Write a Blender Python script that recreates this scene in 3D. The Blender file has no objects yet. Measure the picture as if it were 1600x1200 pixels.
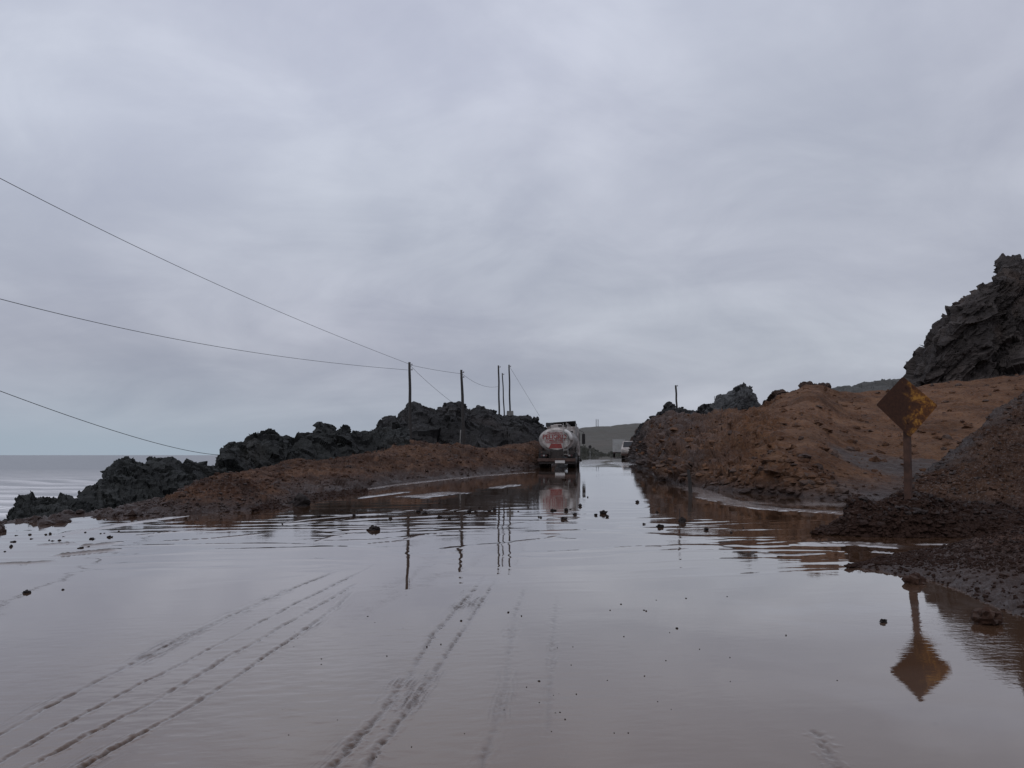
import bpy, math, random
import numpy as np
from math import radians as R
from mathutils import Vector, Matrix

# ------------------------------------------------------------------ camera, world, sun, exposure
SC = bpy.context.scene
COL = SC.collection
F = 1155.0                      # focal length in photograph pixels (1600 wide)
PITCH = math.atan(111.0 / F)
H = 1.4
CP, SP = math.cos(PITCH), math.sin(PITCH)
cam = bpy.data.cameras.new('camera')
camo = bpy.data.objects.new('camera', cam)
COL.objects.link(camo)
camo.location = (0, 0, H)
camo.rotation_euler = (R(90) + PITCH, 0, 0)
cam.sensor_width = 36.0
cam.lens = F / 1600 * 36.0
cam.clip_start = 0.1
cam.clip_end = 60000
SC.camera = camo
SUN_EL, SUN_AZ = R(58), R(200)   # azimuth measured clockwise from +Y (behind the camera, a little left)

world = bpy.data.worlds.new('World')
SC.world = world
world.use_nodes = True
wn, wl = world.node_tree.nodes, world.node_tree.links
wn.clear()


def nd(tree, typ, **kw):
    n = tree.nodes.new(typ)
    for k, v in kw.items():
        if isinstance(k, str) and hasattr(n, k):
            setattr(n, k, v)
    return n


def build_world():
    T = world.node_tree
    L = T.links.new
    out = nd(T, 'ShaderNodeOutputWorld')
    sky = nd(T, 'ShaderNodeTexSky')
    sky.sky_type = 'NISHITA'
    sky.sun_disc = False
    sky.sun_elevation = SUN_EL
    sky.sun_rotation = SUN_AZ
    b1 = nd(T, 'ShaderNodeBackground')
    b1.inputs[1].default_value = 0.08
    L(sky.outputs[0], b1.inputs[0])
    tc = nd(T, 'ShaderNodeTexCoord')
    sep = nd(T, 'ShaderNodeSeparateXYZ')
    L(tc.outputs['Generated'], sep.inputs[0])

    def M(op, a, b=None, clamp=False):
        m = nd(T, 'ShaderNodeMath', operation=op)
        m.use_clamp = clamp
        for i, s in enumerate((a, b)):
            if s is None:
                continue
            if isinstance(s, (int, float)):
                m.inputs[i].default_value = s
            else:
                L(s, m.inputs[i])
        return m.outputs[0]
    z = M('MAXIMUM', sep.outputs[2], 0.0)
    den = M('ADD', z, 0.38)
    px = M('DIVIDE', sep.outputs[0], den)
    py = M('DIVIDE', sep.outputs[1], den)
    cmb = nd(T, 'ShaderNodeCombineXYZ')
    L(px, cmb.inputs[0]); L(py, cmb.inputs[1]); cmb.inputs[2].default_value = 3.7

    def noise(scale, detail, rough, dist, sx=1.0, sy=1.0, off=0.0):
        mp = nd(T, 'ShaderNodeMapping')
        mp.inputs['Scale'].default_value = (sx, sy, 1)
        mp.inputs['Location'].default_value = (off, off * .7, off)
        L(cmb.outputs[0], mp.inputs[0])
        n = nd(T, 'ShaderNodeTexNoise')
        n.inputs['Scale'].default_value = scale
        n.inputs['Detail'].default_value = detail
        n.inputs['Roughness'].default_value = rough
        n.inputs['Distortion'].default_value = dist
        L(mp.outputs[0], n.inputs['Vector'])
        return n.outputs['Fac']
    big = noise(1.15, 6, 0.52, 0.7, 0.85, 1.1, 5.3)
    fine = noise(3.4, 8, 0.58, 0.6, 0.8, 1.05, 11.0)
    warm = noise(0.45, 2, 0.5, 0.2, 1, 1, 21.0)
    mixn = M('ADD', M('MULTIPLY', big, 0.68), M('MULTIPLY', fine, 0.32))
    ramp = nd(T, 'ShaderNodeValToRGB')
    cr = ramp.color_ramp
    cr.interpolation = 'B_SPLINE'
    cr.elements[0].position = 0.34
    cr.elements[0].color = (0.318, 0.332, 0.415, 1)
    cr.elements[1].position = 0.70
    cr.elements[1].color = (0.56, 0.57, 0.65, 1)
    e = cr.elements.new(0.50)
    e.color = (0.386, 0.399, 0.476, 1)
    L(mixn, ramp.inputs[0])
    # mauve against blue grey patches
    tint = nd(T, 'ShaderNodeMix', data_type='RGBA', blend_type='MULTIPLY')
    tr = nd(T, 'ShaderNodeValToRGB')
    tr.color_ramp.elements[0].position = 0.35
    tr.color_ramp.elements[0].color = (1.0, 0.985, 1.01, 1)
    tr.color_ramp.elements[1].position = 0.65
    tr.color_ramp.elements[1].color = (0.97, 1.01, 0.985, 1)
    L(warm, tr.inputs[0])
    tint.inputs[0].default_value = 1.0
    up = M('MULTIPLY', M('SUBTRACT', z, 0.12), 1.05)
    up = M('MULTIPLY', M('MAXIMUM', up, 0.0), M('SUBTRACT', 1.25, sep.outputs[0]))
    up = M('MINIMUM', up, 0.48)
    lift = M('ADD', 1.0, up)
    L(ramp.outputs[0], tint.inputs[6]); L(tr.outputs[0], tint.inputs[7])
    # clearer, bluer air low over the sea (to the left), blended out by height
    low = M('SUBTRACT', 1.0, M('DIVIDE', z, 0.16), True)
    low = M('MULTIPLY', low, low)
    lft = M('MULTIPLY', M('ADD', M('MULTIPLY', sep.outputs[0], -1.5), 0.45), low, True)
    blue = nd(T, 'ShaderNodeMix', data_type='RGBA', blend_type='MIX')
    L(M('MULTIPLY', lft, 0.9, True), blue.inputs[0])
    L(tint.outputs[2], blue.inputs[6])
    blue.inputs[7].default_value = (0.345, 0.42, 0.50, 1)
    b2 = nd(T, 'ShaderNodeBackground')
    b2.inputs[1].default_value = 0.98
    L(blue.outputs[2], b2.inputs[0]); L(lift, b2.inputs[1])
    mx = nd(T, 'ShaderNodeMixShader')
    mx.inputs[0].default_value = 0.96
    L(b1.outputs[0], mx.inputs[1]); L(b2.outputs[0], mx.inputs[2])
    L(mx.outputs[0], out.inputs[0])


build_world()
sun = bpy.data.lights.new('sun', 'SUN')
sun.energy = 0.5
sun.angle = R(40)
sun.color = (1.0, 0.97, 0.93)
suno = bpy.data.objects.new('sun', sun)
COL.objects.link(suno)
sd = Vector((math.sin(SUN_AZ) * math.cos(SUN_EL), math.cos(SUN_AZ) * math.cos(SUN_EL), math.sin(SUN_EL)))
suno.rotation_euler = sd.to_track_quat('Z', 'Y').to_euler()
SC.view_settings.view_transform = 'Standard'
SC.view_settings.look = 'None'
SC.view_settings.exposure = 0.0
SC.view_settings.gamma = 1.0
SC.view_settings.use_curve_mapping = False
SC.render.engine = 'CYCLES'
SC.cycles.use_denoising = True
SC.cycles.max_bounces = 6

rng = np.random.RandomState(7)
random.seed(7)


# ------------------------------------------------------------------ measuring helpers
def dirs(v):
    """forward and up components of the sight line through image row v"""
    y = (600.0 - v) / F
    return CP - y * SP, SP + y * CP


def elev(v):
    a, b = dirs(v)
    return b / a


ZY = [-60, 0, 9, 12, 16, 20, 25, 30, 36, 48, 62, 80, 110, 144, 200, 260, 420]
ZZ = [0, 0, 0, .006, .03, .075, .155, .245, .36, .595, .79, .96, 1.13, 1.25, 1.33, 1.35, 1.2]
_yy = np.linspace(-60, 420, 4801)
_zz = np.interp(_yy, ZY, ZZ)
_k = np.ones(31) / 31
_zz = np.convolve(np.pad(_zz, 15, mode='edge'), _k, 'valid')


def zr(y):
    return np.interp(y, _yy, _zz)


def G(v):
    """distance at which the sight line of row v meets the flooded road"""
    e = elev(v)
    y = np.linspace(1, 300, 30000)
    d = H + e * y - zr(y)
    i = np.argmax(d < 0)
    return float(y[i])


def node(u, v, Y, z=None):
    """point at depth Y seen at column u and row v (or at height z)"""
    if Y == 'g':
        Y = G(v)
    if z is None:
        z = H + elev(v) * Y
        a = dirs(v)[0]
    else:
        e = (z - H) / Y
        yl = math.tan(math.atan(e) - PITCH)
        a = CP - yl * SP
    return ((u - 800) / F / a * Y, Y, z)


def ground(u, v):
    Y = G(v)
    p = node(u, v, Y)
    return Vector((p[0], p[1], float(zr(Y))))


# ------------------------------------------------------------------ noise
def _h(ix, iy, iz, seed):
    h = (ix * 374761393 + iy * 668265263 + iz * 2147483647 + seed * 144269504) & 0xFFFFFFFF
    h = ((h ^ (h >> 13)) * 1274126177) & 0xFFFFFFFF
    h = ((h ^ (h >> 16)) * 2246822519) & 0xFFFFFFFF
    return ((h ^ (h >> 15)) & 0xFFFFFF) / float(0xFFFFFF)


def vnoise(p, seed=0):
    i = np.floor(p).astype(np.int64)
    f = p - i
    f = f * f * f * (f * (f * 6 - 15) + 10)
    r = 0
    for dx in (0, 1):
        wx = f[:, 0] if dx else 1 - f[:, 0]
        for dy in (0, 1):
            wy = f[:, 1] if dy else 1 - f[:, 1]
            for dz in (0, 1):
                wz = f[:, 2] if dz else 1 - f[:, 2]
                r = r + wx * wy * wz * _h(i[:, 0] + dx, i[:, 1] + dy, i[:, 2] + dz, seed)
    return r * 2 - 1


ROT = np.array([[.8, .6, 0], [-.6, .8, 0], [0, 0, 1]]) @ np.array([[1, 0, 0], [0, .8, .6], [0, -.6, .8]])


def fbm(p, octv=4, seed=0, gain=.5):
    r, a, n = 0, 1.0, 0
    q = p.copy()
    for o in range(octv):
        r = r + a * vnoise(q, seed + o * 17)
        n += a
        a *= gain
        q = (q @ ROT) * 2.03 + 7.1
    return r / n


def ridged(p, octv=4, seed=0):
    r, a, n = 0, 1.0, 0
    q = p.copy()
    for o in range(octv):
        r = r + a * (1 - 2 * np.abs(vnoise(q, seed + o * 13)))
        n += a
        a *= .5
        q = (q @ ROT) * 2.1 + 3.3
    return r / n


def facets(p, seed=0):
    """broken-block field: every cell has its own offset and its own tilted face"""
    i = np.floor(p).astype(np.int64)
    best = np.full(len(p), 1e9)
    val = np.zeros(len(p))
    for dx in (-1, 0, 1):
        for dy in (-1, 0, 1):
            for dz in (-1, 0, 1):
                cx, cy, cz = i[:, 0] + dx, i[:, 1] + dy, i[:, 2] + dz
                jx = cx + _h(cx, cy, cz, seed + 1)
                jy = cy + _h(cx, cy, cz, seed + 2)
                jz = cz + _h(cx, cy, cz, seed + 3)
                ox, oy, oz = p[:, 0] - jx, p[:, 1] - jy, p[:, 2] - jz
                d = ox * ox + oy * oy + oz * oz
                tx = _h(cx, cy, cz, seed + 4) * 2 - 1
                ty = _h(cx, cy, cz, seed + 5) * 2 - 1
                tz = _h(cx, cy, cz, seed + 6) * 2 - 1
                v = (_h(cx, cy, cz, seed + 7) - .5) * .75 + 1.35 * (tx * ox + ty * oy + tz * oz)
                m = d < best
                best = np.where(m, d, best)
                val = np.where(m, v, val)
    return val


# ------------------------------------------------------------------ object helpers
def tag(o, label=None, cat=None, group=None, kind=None):
    if label: o['label'] = label
    if cat: o['category'] = cat
    if group: o['group'] = group
    if kind: o['kind'] = kind
    return o


def mesh_np(name, V, Fq, mat, smooth=False, attrs=None, parent=None):
    me = bpy.data.meshes.new(name)
    V = np.asarray(V, dtype=np.float32)
    Fq = np.asarray(Fq, dtype=np.int32)
    k = Fq.shape[1]
    me.vertices.add(len(V))
    me.vertices.foreach_set('co', V.ravel())
    me.loops.add(Fq.size)
    me.loops.foreach_set('vertex_index', Fq.ravel())
    me.polygons.add(len(Fq))
    me.polygons.foreach_set('loop_start', np.arange(0, Fq.size, k, dtype=np.int32))
    me.polygons.foreach_set('loop_total', np.full(len(Fq), k, dtype=np.int32))
    me.polygons.foreach_set('use_smooth', np.full(len(Fq), smooth, dtype=bool))
    me.update(calc_edges=True)
    me.validate()
    for an, av in (attrs or {}).items():
        a = me.attributes.new(an, 'FLOAT', 'POINT')
        a.data.foreach_set('value', np.asarray(av, dtype=np.float32))
    me.materials.append(mat)
    o = bpy.data.objects.new(name, me)
    COL.objects.link(o)
    if parent: o.parent = parent
    return o


def empty(name, loc, rz=0.0):
    o = bpy.data.objects.new(name, None)
    o.empty_display_size = .3
    COL.objects.link(o)
    o.location = loc
    o.rotation_euler = (0, 0, rz)
    return o


class MB:
    def __init__(s):
        s.v, s.f = [], []

    def add(s, vs, fs):
        n = len(s.v)
        s.v += [tuple(p) for p in vs]
        s.f += [tuple(i + n for i in f) for f in fs]
        return s

    def box(s, c, d, rot=None, taper=1.0):
        x, y, z = d[0] / 2, d[1] / 2, d[2] / 2
        vs = []
        for sz in (-1, 1):
            t = taper if sz > 0 else 1.0
            for sx, sy in ((-1, -1), (1, -1), (1, 1), (-1, 1)):
                p = Vector((sx * x * t, sy * y * t, sz * z))
                if rot: p = rot @ p
                vs.append(p + Vector(c))
        return s.add(vs, [(0, 3, 2, 1), (4, 5, 6, 7), (0, 1, 5, 4), (1, 2, 6, 5), (2, 3, 7, 6), (3, 0, 4, 7)])

    def tube(s, a, b, r0, r1=None, n=10, cap=True):
        a, b = Vector(a), Vector(b)
        r1 = r0 if r1 is None else r1
        d = (b - a).normalized()
        q = d.to_track_quat('Z', 'Y')
        vs = []
        for p, r in ((a, r0), (b, r1)):
            for i in range(n):
                t = 2 * math.pi * i / n
                vs.append(p + q @ Vector((r * math.cos(t), r * math.sin(t), 0)))
        fs = [(i, (i + 1) % n, n + (i + 1) % n, n + i) for i in range(n)]
        if cap:
            fs += [tuple(range(n - 1, -1, -1)), tuple(range(n, 2 * n))]
        return s.add(vs, fs)

    def path(s, pts, r, n=6):
        pts = [Vector(p) for p in pts]
        vs, fs = [], []
        q = (pts[1] - pts[0]).to_track_quat('Z', 'Y')
        for i, p in enumerate(pts):
            d = (pts[min(i + 1, len(pts) - 1)] - pts[max(i - 1, 0)]).normalized()
            q = (q @ Vector((0, 0, 1))).rotation_difference(d) @ q
            rr = r[i] if isinstance(r, (list, tuple)) else r
            for k in range(n):
                t = 2 * math.pi * k / n
                vs.append(p + q @ Vector((rr * math.cos(t), rr * math.sin(t), 0)))
        for i in range(len(pts) - 1):
            for k in range(n):
                fs.append((i * n + k, i * n + (k + 1) % n, (i + 1) * n + (k + 1) % n, (i + 1) * n + k))
        fs += [tuple(range(n - 1, -1, -1)), tuple((len(pts) - 1) * n + k for k in range(n))]
        return s.add(vs, fs)

    def lathe_y(s, prof, n=40, ex=1.0, ez=1.0, c=(0, 0, 0)):
        """rings in the xz plane, stacked along y; prof = (y, scale)"""
        vs, fs = [], []
        for y, r in prof:
            for i in range(n):
                t = 2 * math.pi * i / n
                vs.append((c[0] + ex * r * math.cos(t), c[1] + y, c[2] + ez * r * math.sin(t)))
        for j in range(len(prof) - 1):
            for i in range(n):
                fs.append((j * n + i, j * n + (i + 1) % n, (j + 1) * n + (i + 1) % n, (j + 1) * n + i))
        fs += [tuple(range(n - 1, -1, -1)), tuple((len(prof) - 1) * n + k for k in range(n))]
        return s.add(vs, fs)

    def build(s, name, mat, parent=None, smooth=False, bevel=0.0):
        me = bpy.data.meshes.new(name)
        me.from_pydata([tuple(v) for v in s.v], [], s.f)
        me.materials.append(mat)
        me.polygons.foreach_set('use_smooth', [smooth] * len(me.polygons))
        me.update()
        o = bpy.data.objects.new(name, me)
        COL.objects.link(o)
        if parent: o.parent = parent
        if bevel:
            b = o.modifiers.new('bevel', 'BEVEL')
            b.width = bevel
            b.segments = 2
            b.limit_method = 'ANGLE'
        return o


# ------------------------------------------------------------------ materials
class Mat:
    def __init__(s, name):
        s.m = bpy.data.materials.new(name)
        s.m.use_nodes = True
        s.T = s.m.node_tree
        s.L = s.T.links.new
        s.b = s.T.nodes['Principled BSDF']
        g = nd(s.T, 'ShaderNodeNewGeometry')
        s.pos = g.outputs['Position']

    def vec(s, scale=(1, 1, 1), rot=(0, 0, 0), src=None):
        mp = nd(s.T, 'ShaderNodeMapping')
        mp.inputs['Scale'].default_value = scale
        mp.inputs['Rotation'].default_value = rot
        s.L(src or s.pos, mp.inputs[0])
        return mp.outputs[0]

    def noise(s, scale, detail=5, rough=.55, dist=0, vec=None):
        n = nd(s.T, 'ShaderNodeTexNoise')
        n.inputs['Scale'].default_value = scale
        n.inputs['Detail'].default_value = detail
        n.inputs['Roughness'].default_value = rough
        n.inputs['Distortion'].default_value = dist
        s.L(vec or s.pos, n.inputs['Vector'])
        return n.outputs['Fac']

    def voro(s, scale, vec=None, feature='F1', out='Distance'):
        n = nd(s.T, 'ShaderNodeTexVoronoi', feature=feature)
        n.inputs['Scale'].default_value = scale
        s.L(vec or s.pos, n.inputs['Vector'])
        return n.outputs[out]

    def ramp(s, f, stops):
        r = nd(s.T, 'ShaderNodeValToRGB')
        el = r.color_ramp.elements
        while len(el) < len(stops): el.new(.5)
        for e, (p, c) in zip(el, stops):
            e.position = p
            e.color = (c, c, c, 1) if isinstance(c, (int, float)) else (*c, 1)
        s.L(f, r.inputs[0])
        return r.outputs[0]

    def mix(s, f, a, b, mode='MIX'):
        m = nd(s.T, 'ShaderNodeMix', data_type='RGBA', blend_type=mode)
        for idx, x in ((0, f), (6, a), (7, b)):
            if isinstance(x, (int, float)): m.inputs[idx].default_value = x if idx == 0 else (x, x, x, 1)
            elif isinstance(x, tuple): m.inputs[idx].default_value = (*x, 1)
            else: s.L(x, m.inputs[idx])
        return m.outputs[2]

    def math(s, op, a, b=0.0, clamp=False):
        m = nd(s.T, 'ShaderNodeMath', operation=op)
        m.use_clamp = clamp
        for i, x in enumerate((a, b)):
            if isinstance(x, (int, float)): m.inputs[i].default_value = x
            else: s.L(x, m.inputs[i])
        return m.outputs[0]

    def attr(s, name):
        a = nd(s.T, 'ShaderNodeAttribute')
        a.attribute_name = name
        return a.outputs['Fac']

    def bump(s, h, dist, strength=1.0, normal=None):
        b = nd(s.T, 'ShaderNodeBump')
        b.inputs['Distance'].default_value = dist
        b.inputs['Strength'].default_value = strength
        s.L(h, b.inputs['Height'])
        if normal: s.L(normal, b.inputs['Normal'])
        return b.outputs[0]

    def set(s, color=None, rough=None, normal=None, ior=None, metal=None, spec=None):
        for nm, x in (('Base Color', color), ('Roughness', rough), ('Normal', normal), ('IOR', ior), ('Metallic', metal), ('Specular IOR Level', spec)):
            if x is None: continue
            i = s.b.inputs[nm]
            if isinstance(x, tuple): i.default_value = (*x, 1)
            elif isinstance(x, (int, float)): i.default_value = x
            else: s.L(x, i)
        return s


def m_flat(name, col, rough=.5, metal=0, var=.25, scale=6.0, dirt=None):
    m = Mat(name)
    n = m.noise(scale, 6, .6)
    lo = tuple(c * (1 - var) for c in col)
    hi = tuple(min(1, c * (1 + var)) for c in col)
    c = m.ramp(n, [(.3, lo), (.7, hi)])
    if dirt:
        d = m.ramp(m.noise(scale * .6, 7, .65, .4), [(.42, 0.0), (.66, dirt)])
        c = m.mix(d, c, (.075, .05, .038))
    m.set(c, rough, metal=metal)
    return m.m


def m_rock(name, cols, strata=(1, 1, 3), rot=(0, 0, 0), scale=1.0, bump=.06):
    m = Mat(name)
    v = m.vec(strata, rot)
    n1 = m.noise(.55 * scale, 8, .62, .3, v)
    n2 = m.noise(3.1 * scale, 6, .65, .1, v)
    cr = m.voro(1.3 * scale, v, 'DISTANCE_TO_EDGE')
    crk = m.ramp(cr, [(0, 0.0), (.05, 1.0)])
    f = m.math('ADD', m.math('MULTIPLY', n1, .6), m.math('MULTIPLY', n2, .4))
    c = m.ramp(f, [(.34, cols[0]), (.5, cols[1]), (.66, cols[2])])
    ed = m.ramp(m.noise(.35 * scale, 5, .6, .5), [(.55, 0.0), (.72, .55)])
    c = m.mix(ed, c, cols[3])
    hgt = m.math('ADD', m.math('MULTIPLY', crk, .25), m.math('ADD', n2, m.math('MULTIPLY', n1, 1.5)))
    m.set(c, m.ramp(n2, [(.3, .6), (.7, .9)]), m.bump(hgt, bump), spec=.16)
    return m.m


def m_earth(name, cols, scale=1.0, bump=.04, grav=.5, sheen=.42, wspec=.32):
    """loose earth; attribute wet darkens and glosses the soaked foot, attribute grey shows the gravel lenses"""
    m = Mat(name)
    n1 = m.noise(.45 * scale, 8, .62, .4)
    n2 = m.noise(4.5 * scale, 7, .68, .2)
    n3 = m.noise(1.4 * scale, 6, .6, .6)
    f = m.math('ADD', m.math('MULTIPLY', n1, .55), m.math('MULTIPLY', n2, .45))
    c = m.ramp(f, [(.36, cols[0]), (.5, cols[1]), (.64, cols[2])])
    peb = m.voro(16 * scale, None, 'F1', 'Color')
    pl = nd(m.T, 'ShaderNodeSeparateColor')
    m.L(peb, pl.inputs[0])
    c = m.mix(m.ramp(pl.outputs[0], [(.80, 0.0), (.9, grav)]), c, (.16, .13, .115))
    c = m.mix(m.ramp(pl.outputs[1], [(.80, 0.0), (.9, grav)]), c, (.02, .016, .015))
    damp = m.ramp(m.noise(.30 * scale, 6, .65, .7), [(.40, 0.0), (.58, .62)])
    c = m.mix(damp, c, m.mix(.5, cols[0], m.mix(1.0, c, .52, 'MULTIPLY')))
    st_ = m.ramp(m.noise(1.1 * scale, 5, .6, .3, m.vec((1.6, .5, .35), (0, R(25), R(30)))), [(.5, 0.0), (.68, .45)])
    c = m.mix(st_, c, cols[2])
    gy = m.math('MULTIPLY', m.attr('grey'), m.ramp(n2, [(.3, .6), (.7, 1.0)]), True)
    c = m.mix(gy, c, m.ramp(n2, [(.3, (.045, .043, .044)), (.7, (.105, .1, .1))]))
    w = m.math('ADD', m.attr('wet'), m.math('MULTIPLY', m.math('SUBTRACT', n3, .5), .9), True)
    c = m.mix(w, c, m.mix(n2, (.018, .0095, .007), (.046, .026, .019)))
    r = m.mix(w, .9, m.ramp(n3, [(.35, sheen), (.62, .65)]))
    hgt = m.math('ADD', n2, m.math('MULTIPLY', m.voro(9 * scale), -.5))
    m.set(c, r, m.bump(hgt, bump), spec=m.mix(w, .12, wspec))
    return m.m


def m_water():
    m = Mat('muddy_flood_water')
    big = m.noise(.25, 4, .5, .5)
    v1 = m.vec((.9, 1.9, 1), (0, 0, R(-14)))
    rip = m.noise(7.0, 4, .55, .5, v1)                       # wind ripples a few centimetres apart
    fine = m.noise(30.0, 3, .5, .3, m.vec((.8, 1.3, 1)))
    low = m.noise(1.1, 3, .5, .4, m.vec((.7, 1.2, 1)))
    a = m.attr('ripple')
    t = m.attr('track')
    patch = m.ramp(m.noise(.55, 4, .55, .6, m.vec((1, .6, 1))), [(.38, .12), (.62, 1.0)])
    amp = m.math('MULTIPLY', m.math('ADD', a, .02), patch)
    hgt = m.math('MULTIPLY', m.math('ADD', rip, m.math('MULTIPLY', fine, .22)), amp)
    hgt = m.math('ADD', hgt, m.math('MULTIPLY', m.noise(60, 4, .7), m.math('MULTIPLY', t, .5)))
    n = m.bump(hgt, .0055)
    n = m.bump(low, .0013, 1.0, n)
    c = m.mix(big, (.064, .034, .019), (.094, .053, .031))
    silt_sheen = m.attr('silt_sheen')
    c = m.mix(silt_sheen, c, (.20, .165, .150))
    rgh = m.math('ADD', m.math('MULTIPLY', big, .01), m.math('MULTIPLY', t, .25))
    rgh = m.math('ADD', rgh, m.math('MULTIPLY', m.math('POWER', silt_sheen, 1.6), .25))
    m.set(m.mix(m.math('MULTIPLY', t, .8), c, (.035, .022, .017)), m.math('ADD', rgh, .0), n)
    m.L(m.math('SUBTRACT', 1.60, m.math('MULTIPLY', t, .35)), m.b.inputs['IOR'])
    m.L(m.math('SUBTRACT', .82, t, True), m.b.inputs['Coat Weight'])
    m.b.inputs['Coat IOR'].default_value = 1.40
    m.b.inputs['Coat Roughness'].default_value = 0.0
    m.L(n, m.b.inputs['Coat Normal'])
    m.b.inputs['Specular Tint'].default_value = (1.0, .79, .61, 1)
    return m.m


def m_sea():
    m = Mat('sea_water')
    v = m.vec((.35, 1.0, 1), (0, 0, R(18)))
    n1 = m.noise(.16, 5, .6, .3, v)
    n2 = m.noise(.9, 4, .6, .2, v)
    far = m.noise(.02, 4, .6, .2, m.vec((.2, 1, 1), (0, 0, R(10))))
    hgt = m.math('ADD', m.math('MULTIPLY', n1, 1.0), m.math('MULTIPLY', n2, .25))
    nrm = m.bump(hgt, .45)
    foam = m.math('MULTIPLY', m.ramp(m.noise(.42, 8, .72, .8, m.vec((.25, 1.2, 1), (0, 0, R(14)))), [(.36, 0.0), (.46, 1.0)]), m.attr('surf'), True)
    c = m.mix(far, (.13, .14, .15), (.19, .20, .21))
    c = m.mix(foam, c, (.72, .72, .72))
    m.set(c, m.mix(foam, .3, .8), nrm, ior=1.45)
    return m.m


ROCK_L = m_rock('dark_grey_rock', [(.010, .011, .011), (.022, .024, .023), (.046, .049, .047), (.034, .031, .026)], (1, 1, 1.8), (R(25), R(20), 0), 1.1)
ROCK_H = m_rock('dark_hill_rock', [(.010, .010, .010), (.021, .021, .021), (.040, .039, .038), (.038, .030, .027)], (1, 1, 1.6), (R(15), R(25), 0), .55, .12)
ROCK_C = m_rock('dark_cliff_rock', [(.019, .016, .0145), (.042, .0355, .033), (.080, .068, .062), (.095, .066, .050)], (1, 1, 2.6), (R(10), R(-38), 0), .5, .14)
ROCK_G = m_rock('pale_grey_rock', [(.035, .036, .037), (.062, .064, .065), (.10, .102, .102), (.07, .068, .06)], (1, 1, 1.6), (R(25), R(-20), 0), .8, .06)
STONE = m_rock('wet_stone', [(.010, .009, .009), (.022, .018, .017), (.045, .038, .035), (.04, .03, .025)], (1, 1, 1.3), (0, 0, 0), 6, .01)
EARTH_L = m_earth('red_brown_earth', [(.024, .012, .008), (.070, .035, .021), (.150, .085, .053)], 1.0, .06, .35)
EARTH_R = m_earth('tan_brown_earth', [(.062, .030, .016), (.140, .070, .038), (.200, .112, .064)], .8, .10, .4)
EARTH_G = m_earth('gravelly_brown_earth', [(.028, .013, .008), (.062, .032, .019), (.108, .062, .040)], 1.6, .05, .6)
MUD = m_earth('wet_red_mud', [(.012, .0055, .004), (.025, .012, .008), (.052, .028, .019)], 2.2, .035, .4, .6, .06)
MUD_N = m_earth('glistening_red_mud', [(.020, .0095, .007), (.046, .024, .016), (.086, .050, .036)], 2.2, .02, .25, .34, .45)
HILLFAR = m_rock('hazed_far_hill_earth', [(.062, .062, .052), (.085, .082, .070), (.11, .10, .088), (.10, .078, .066)], (1, 1, .4), (0, 0, 0), .03, .8)  # distance haze is put into these pale colours
SCRUB = m_rock('dark_scrub', [(.022, .024, .019), (.038, .039, .030), (.064, .062, .050), (.05, .044, .034)], (1, 1, 1), (0, 0, 0), .5, .2)
WATER = m_water()
SEA = m_sea()


# ------------------------------------------------------------------ lofted ground forms
def loft(stations, nu, nv, warp=None):
    """stations: list of equal-length node lists (toe ... crest ... back), each node a point (x,y,z).
    Returns grid of points nu x nv"""
    A = np.array(stations, dtype=float)            # S,N,3
    S, N, _ = A.shape
    # along stations: linear param by plan angle of their nodes; within a station: arc length share
    wts = np.linalg.norm(np.diff(A, axis=1), axis=2).mean(0)
    wts = np.sqrt(wts)
    tn = np.concatenate([[0], np.cumsum(wts)]) / wts.sum()
    k = np.arange(S)
    ks = np.linspace(0, S - 1, nu)
    # spread samples by visible width of each station gap
    gap = np.abs(np.diff((A[:, :, 0] / A[:, :, 1]).mean(1))) + .002
    cum = np.concatenate([[0], np.cumsum(gap)])
    ks = np.interp(np.linspace(0, cum[-1], nu), cum, k)
    B = np.empty((nu, N, 3))
    for n in range(N):
        for c in range(3):
            B[:, n, c] = np.interp(ks, k, A[:, n, c])
    ts = np.linspace(0, 1, nv)
    Gd = np.empty((nu, nv, 3))
    # smoothed piecewise linear between nodes
    idx = np.clip(np.searchsorted(tn, ts, side='right') - 1, 0, N - 2)
    fr = (ts - tn[idx]) / (tn[idx + 1] - tn[idx])
    for c in range(3):
        Gd[:, :, c] = B[:, idx, c] * (1 - fr) + B[:, idx + 1, c] * fr
    return Gd


def smooth_rows(Gd, n=3):
    for _ in range(n):
        z = Gd[:, :, 2]
        z[:, 1:-1] = (z[:, :-2] + 2 * z[:, 1:-1] + z[:, 2:]) / 4
    return Gd


def grid_normals(Gd):
    du = np.gradient(Gd, axis=0)
    dv = np.gradient(Gd, axis=1)
    n = np.cross(du, dv)
    n /= (np.linalg.norm(n, axis=2, keepdims=True) + 1e-9)
    n[n[:, :, 2] < 0] *= -1
    return n


def rotm(rx, ry, rz):
    return np.array((Matrix.Rotation(rz, 3, 'Z') @ Matrix.Rotation(ry, 3, 'Y') @ Matrix.Rotation(rx, 3, 'X')))


def grid_faces(nu, nv):
    i = np.arange(nu - 1)[:, None] * nv + np.arange(nv - 1)[None, :]
    return np.stack([i, i + nv, i + nv + 1, i + 1], axis=2).reshape(-1, 4)


def rock_disp(P, size, amp, strata=(1, 1, 2.0), rot=(0, 0, 0), seed=0):
    q = (P @ rotm(*rot)) * np.array(strata)
    w = np.stack([fbm(P / size * .9, 3, seed + 50), fbm(P / size * .9 + 40, 3, seed + 60), fbm(P / size * .9 + 80, 3, seed + 70)], 1)
    q = q + w * size * .09
    return amp * (1.05 * facets(q / size, seed) + .42 * facets(q / (size * .42), seed + 10)
                  + .16 * facets(q / (size * .19), seed + 20) + .12 * ridged(q / (size * 2.2), 2, seed + 30) + .03 * fbm(q / (size * .08), 2, seed + 40))


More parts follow.
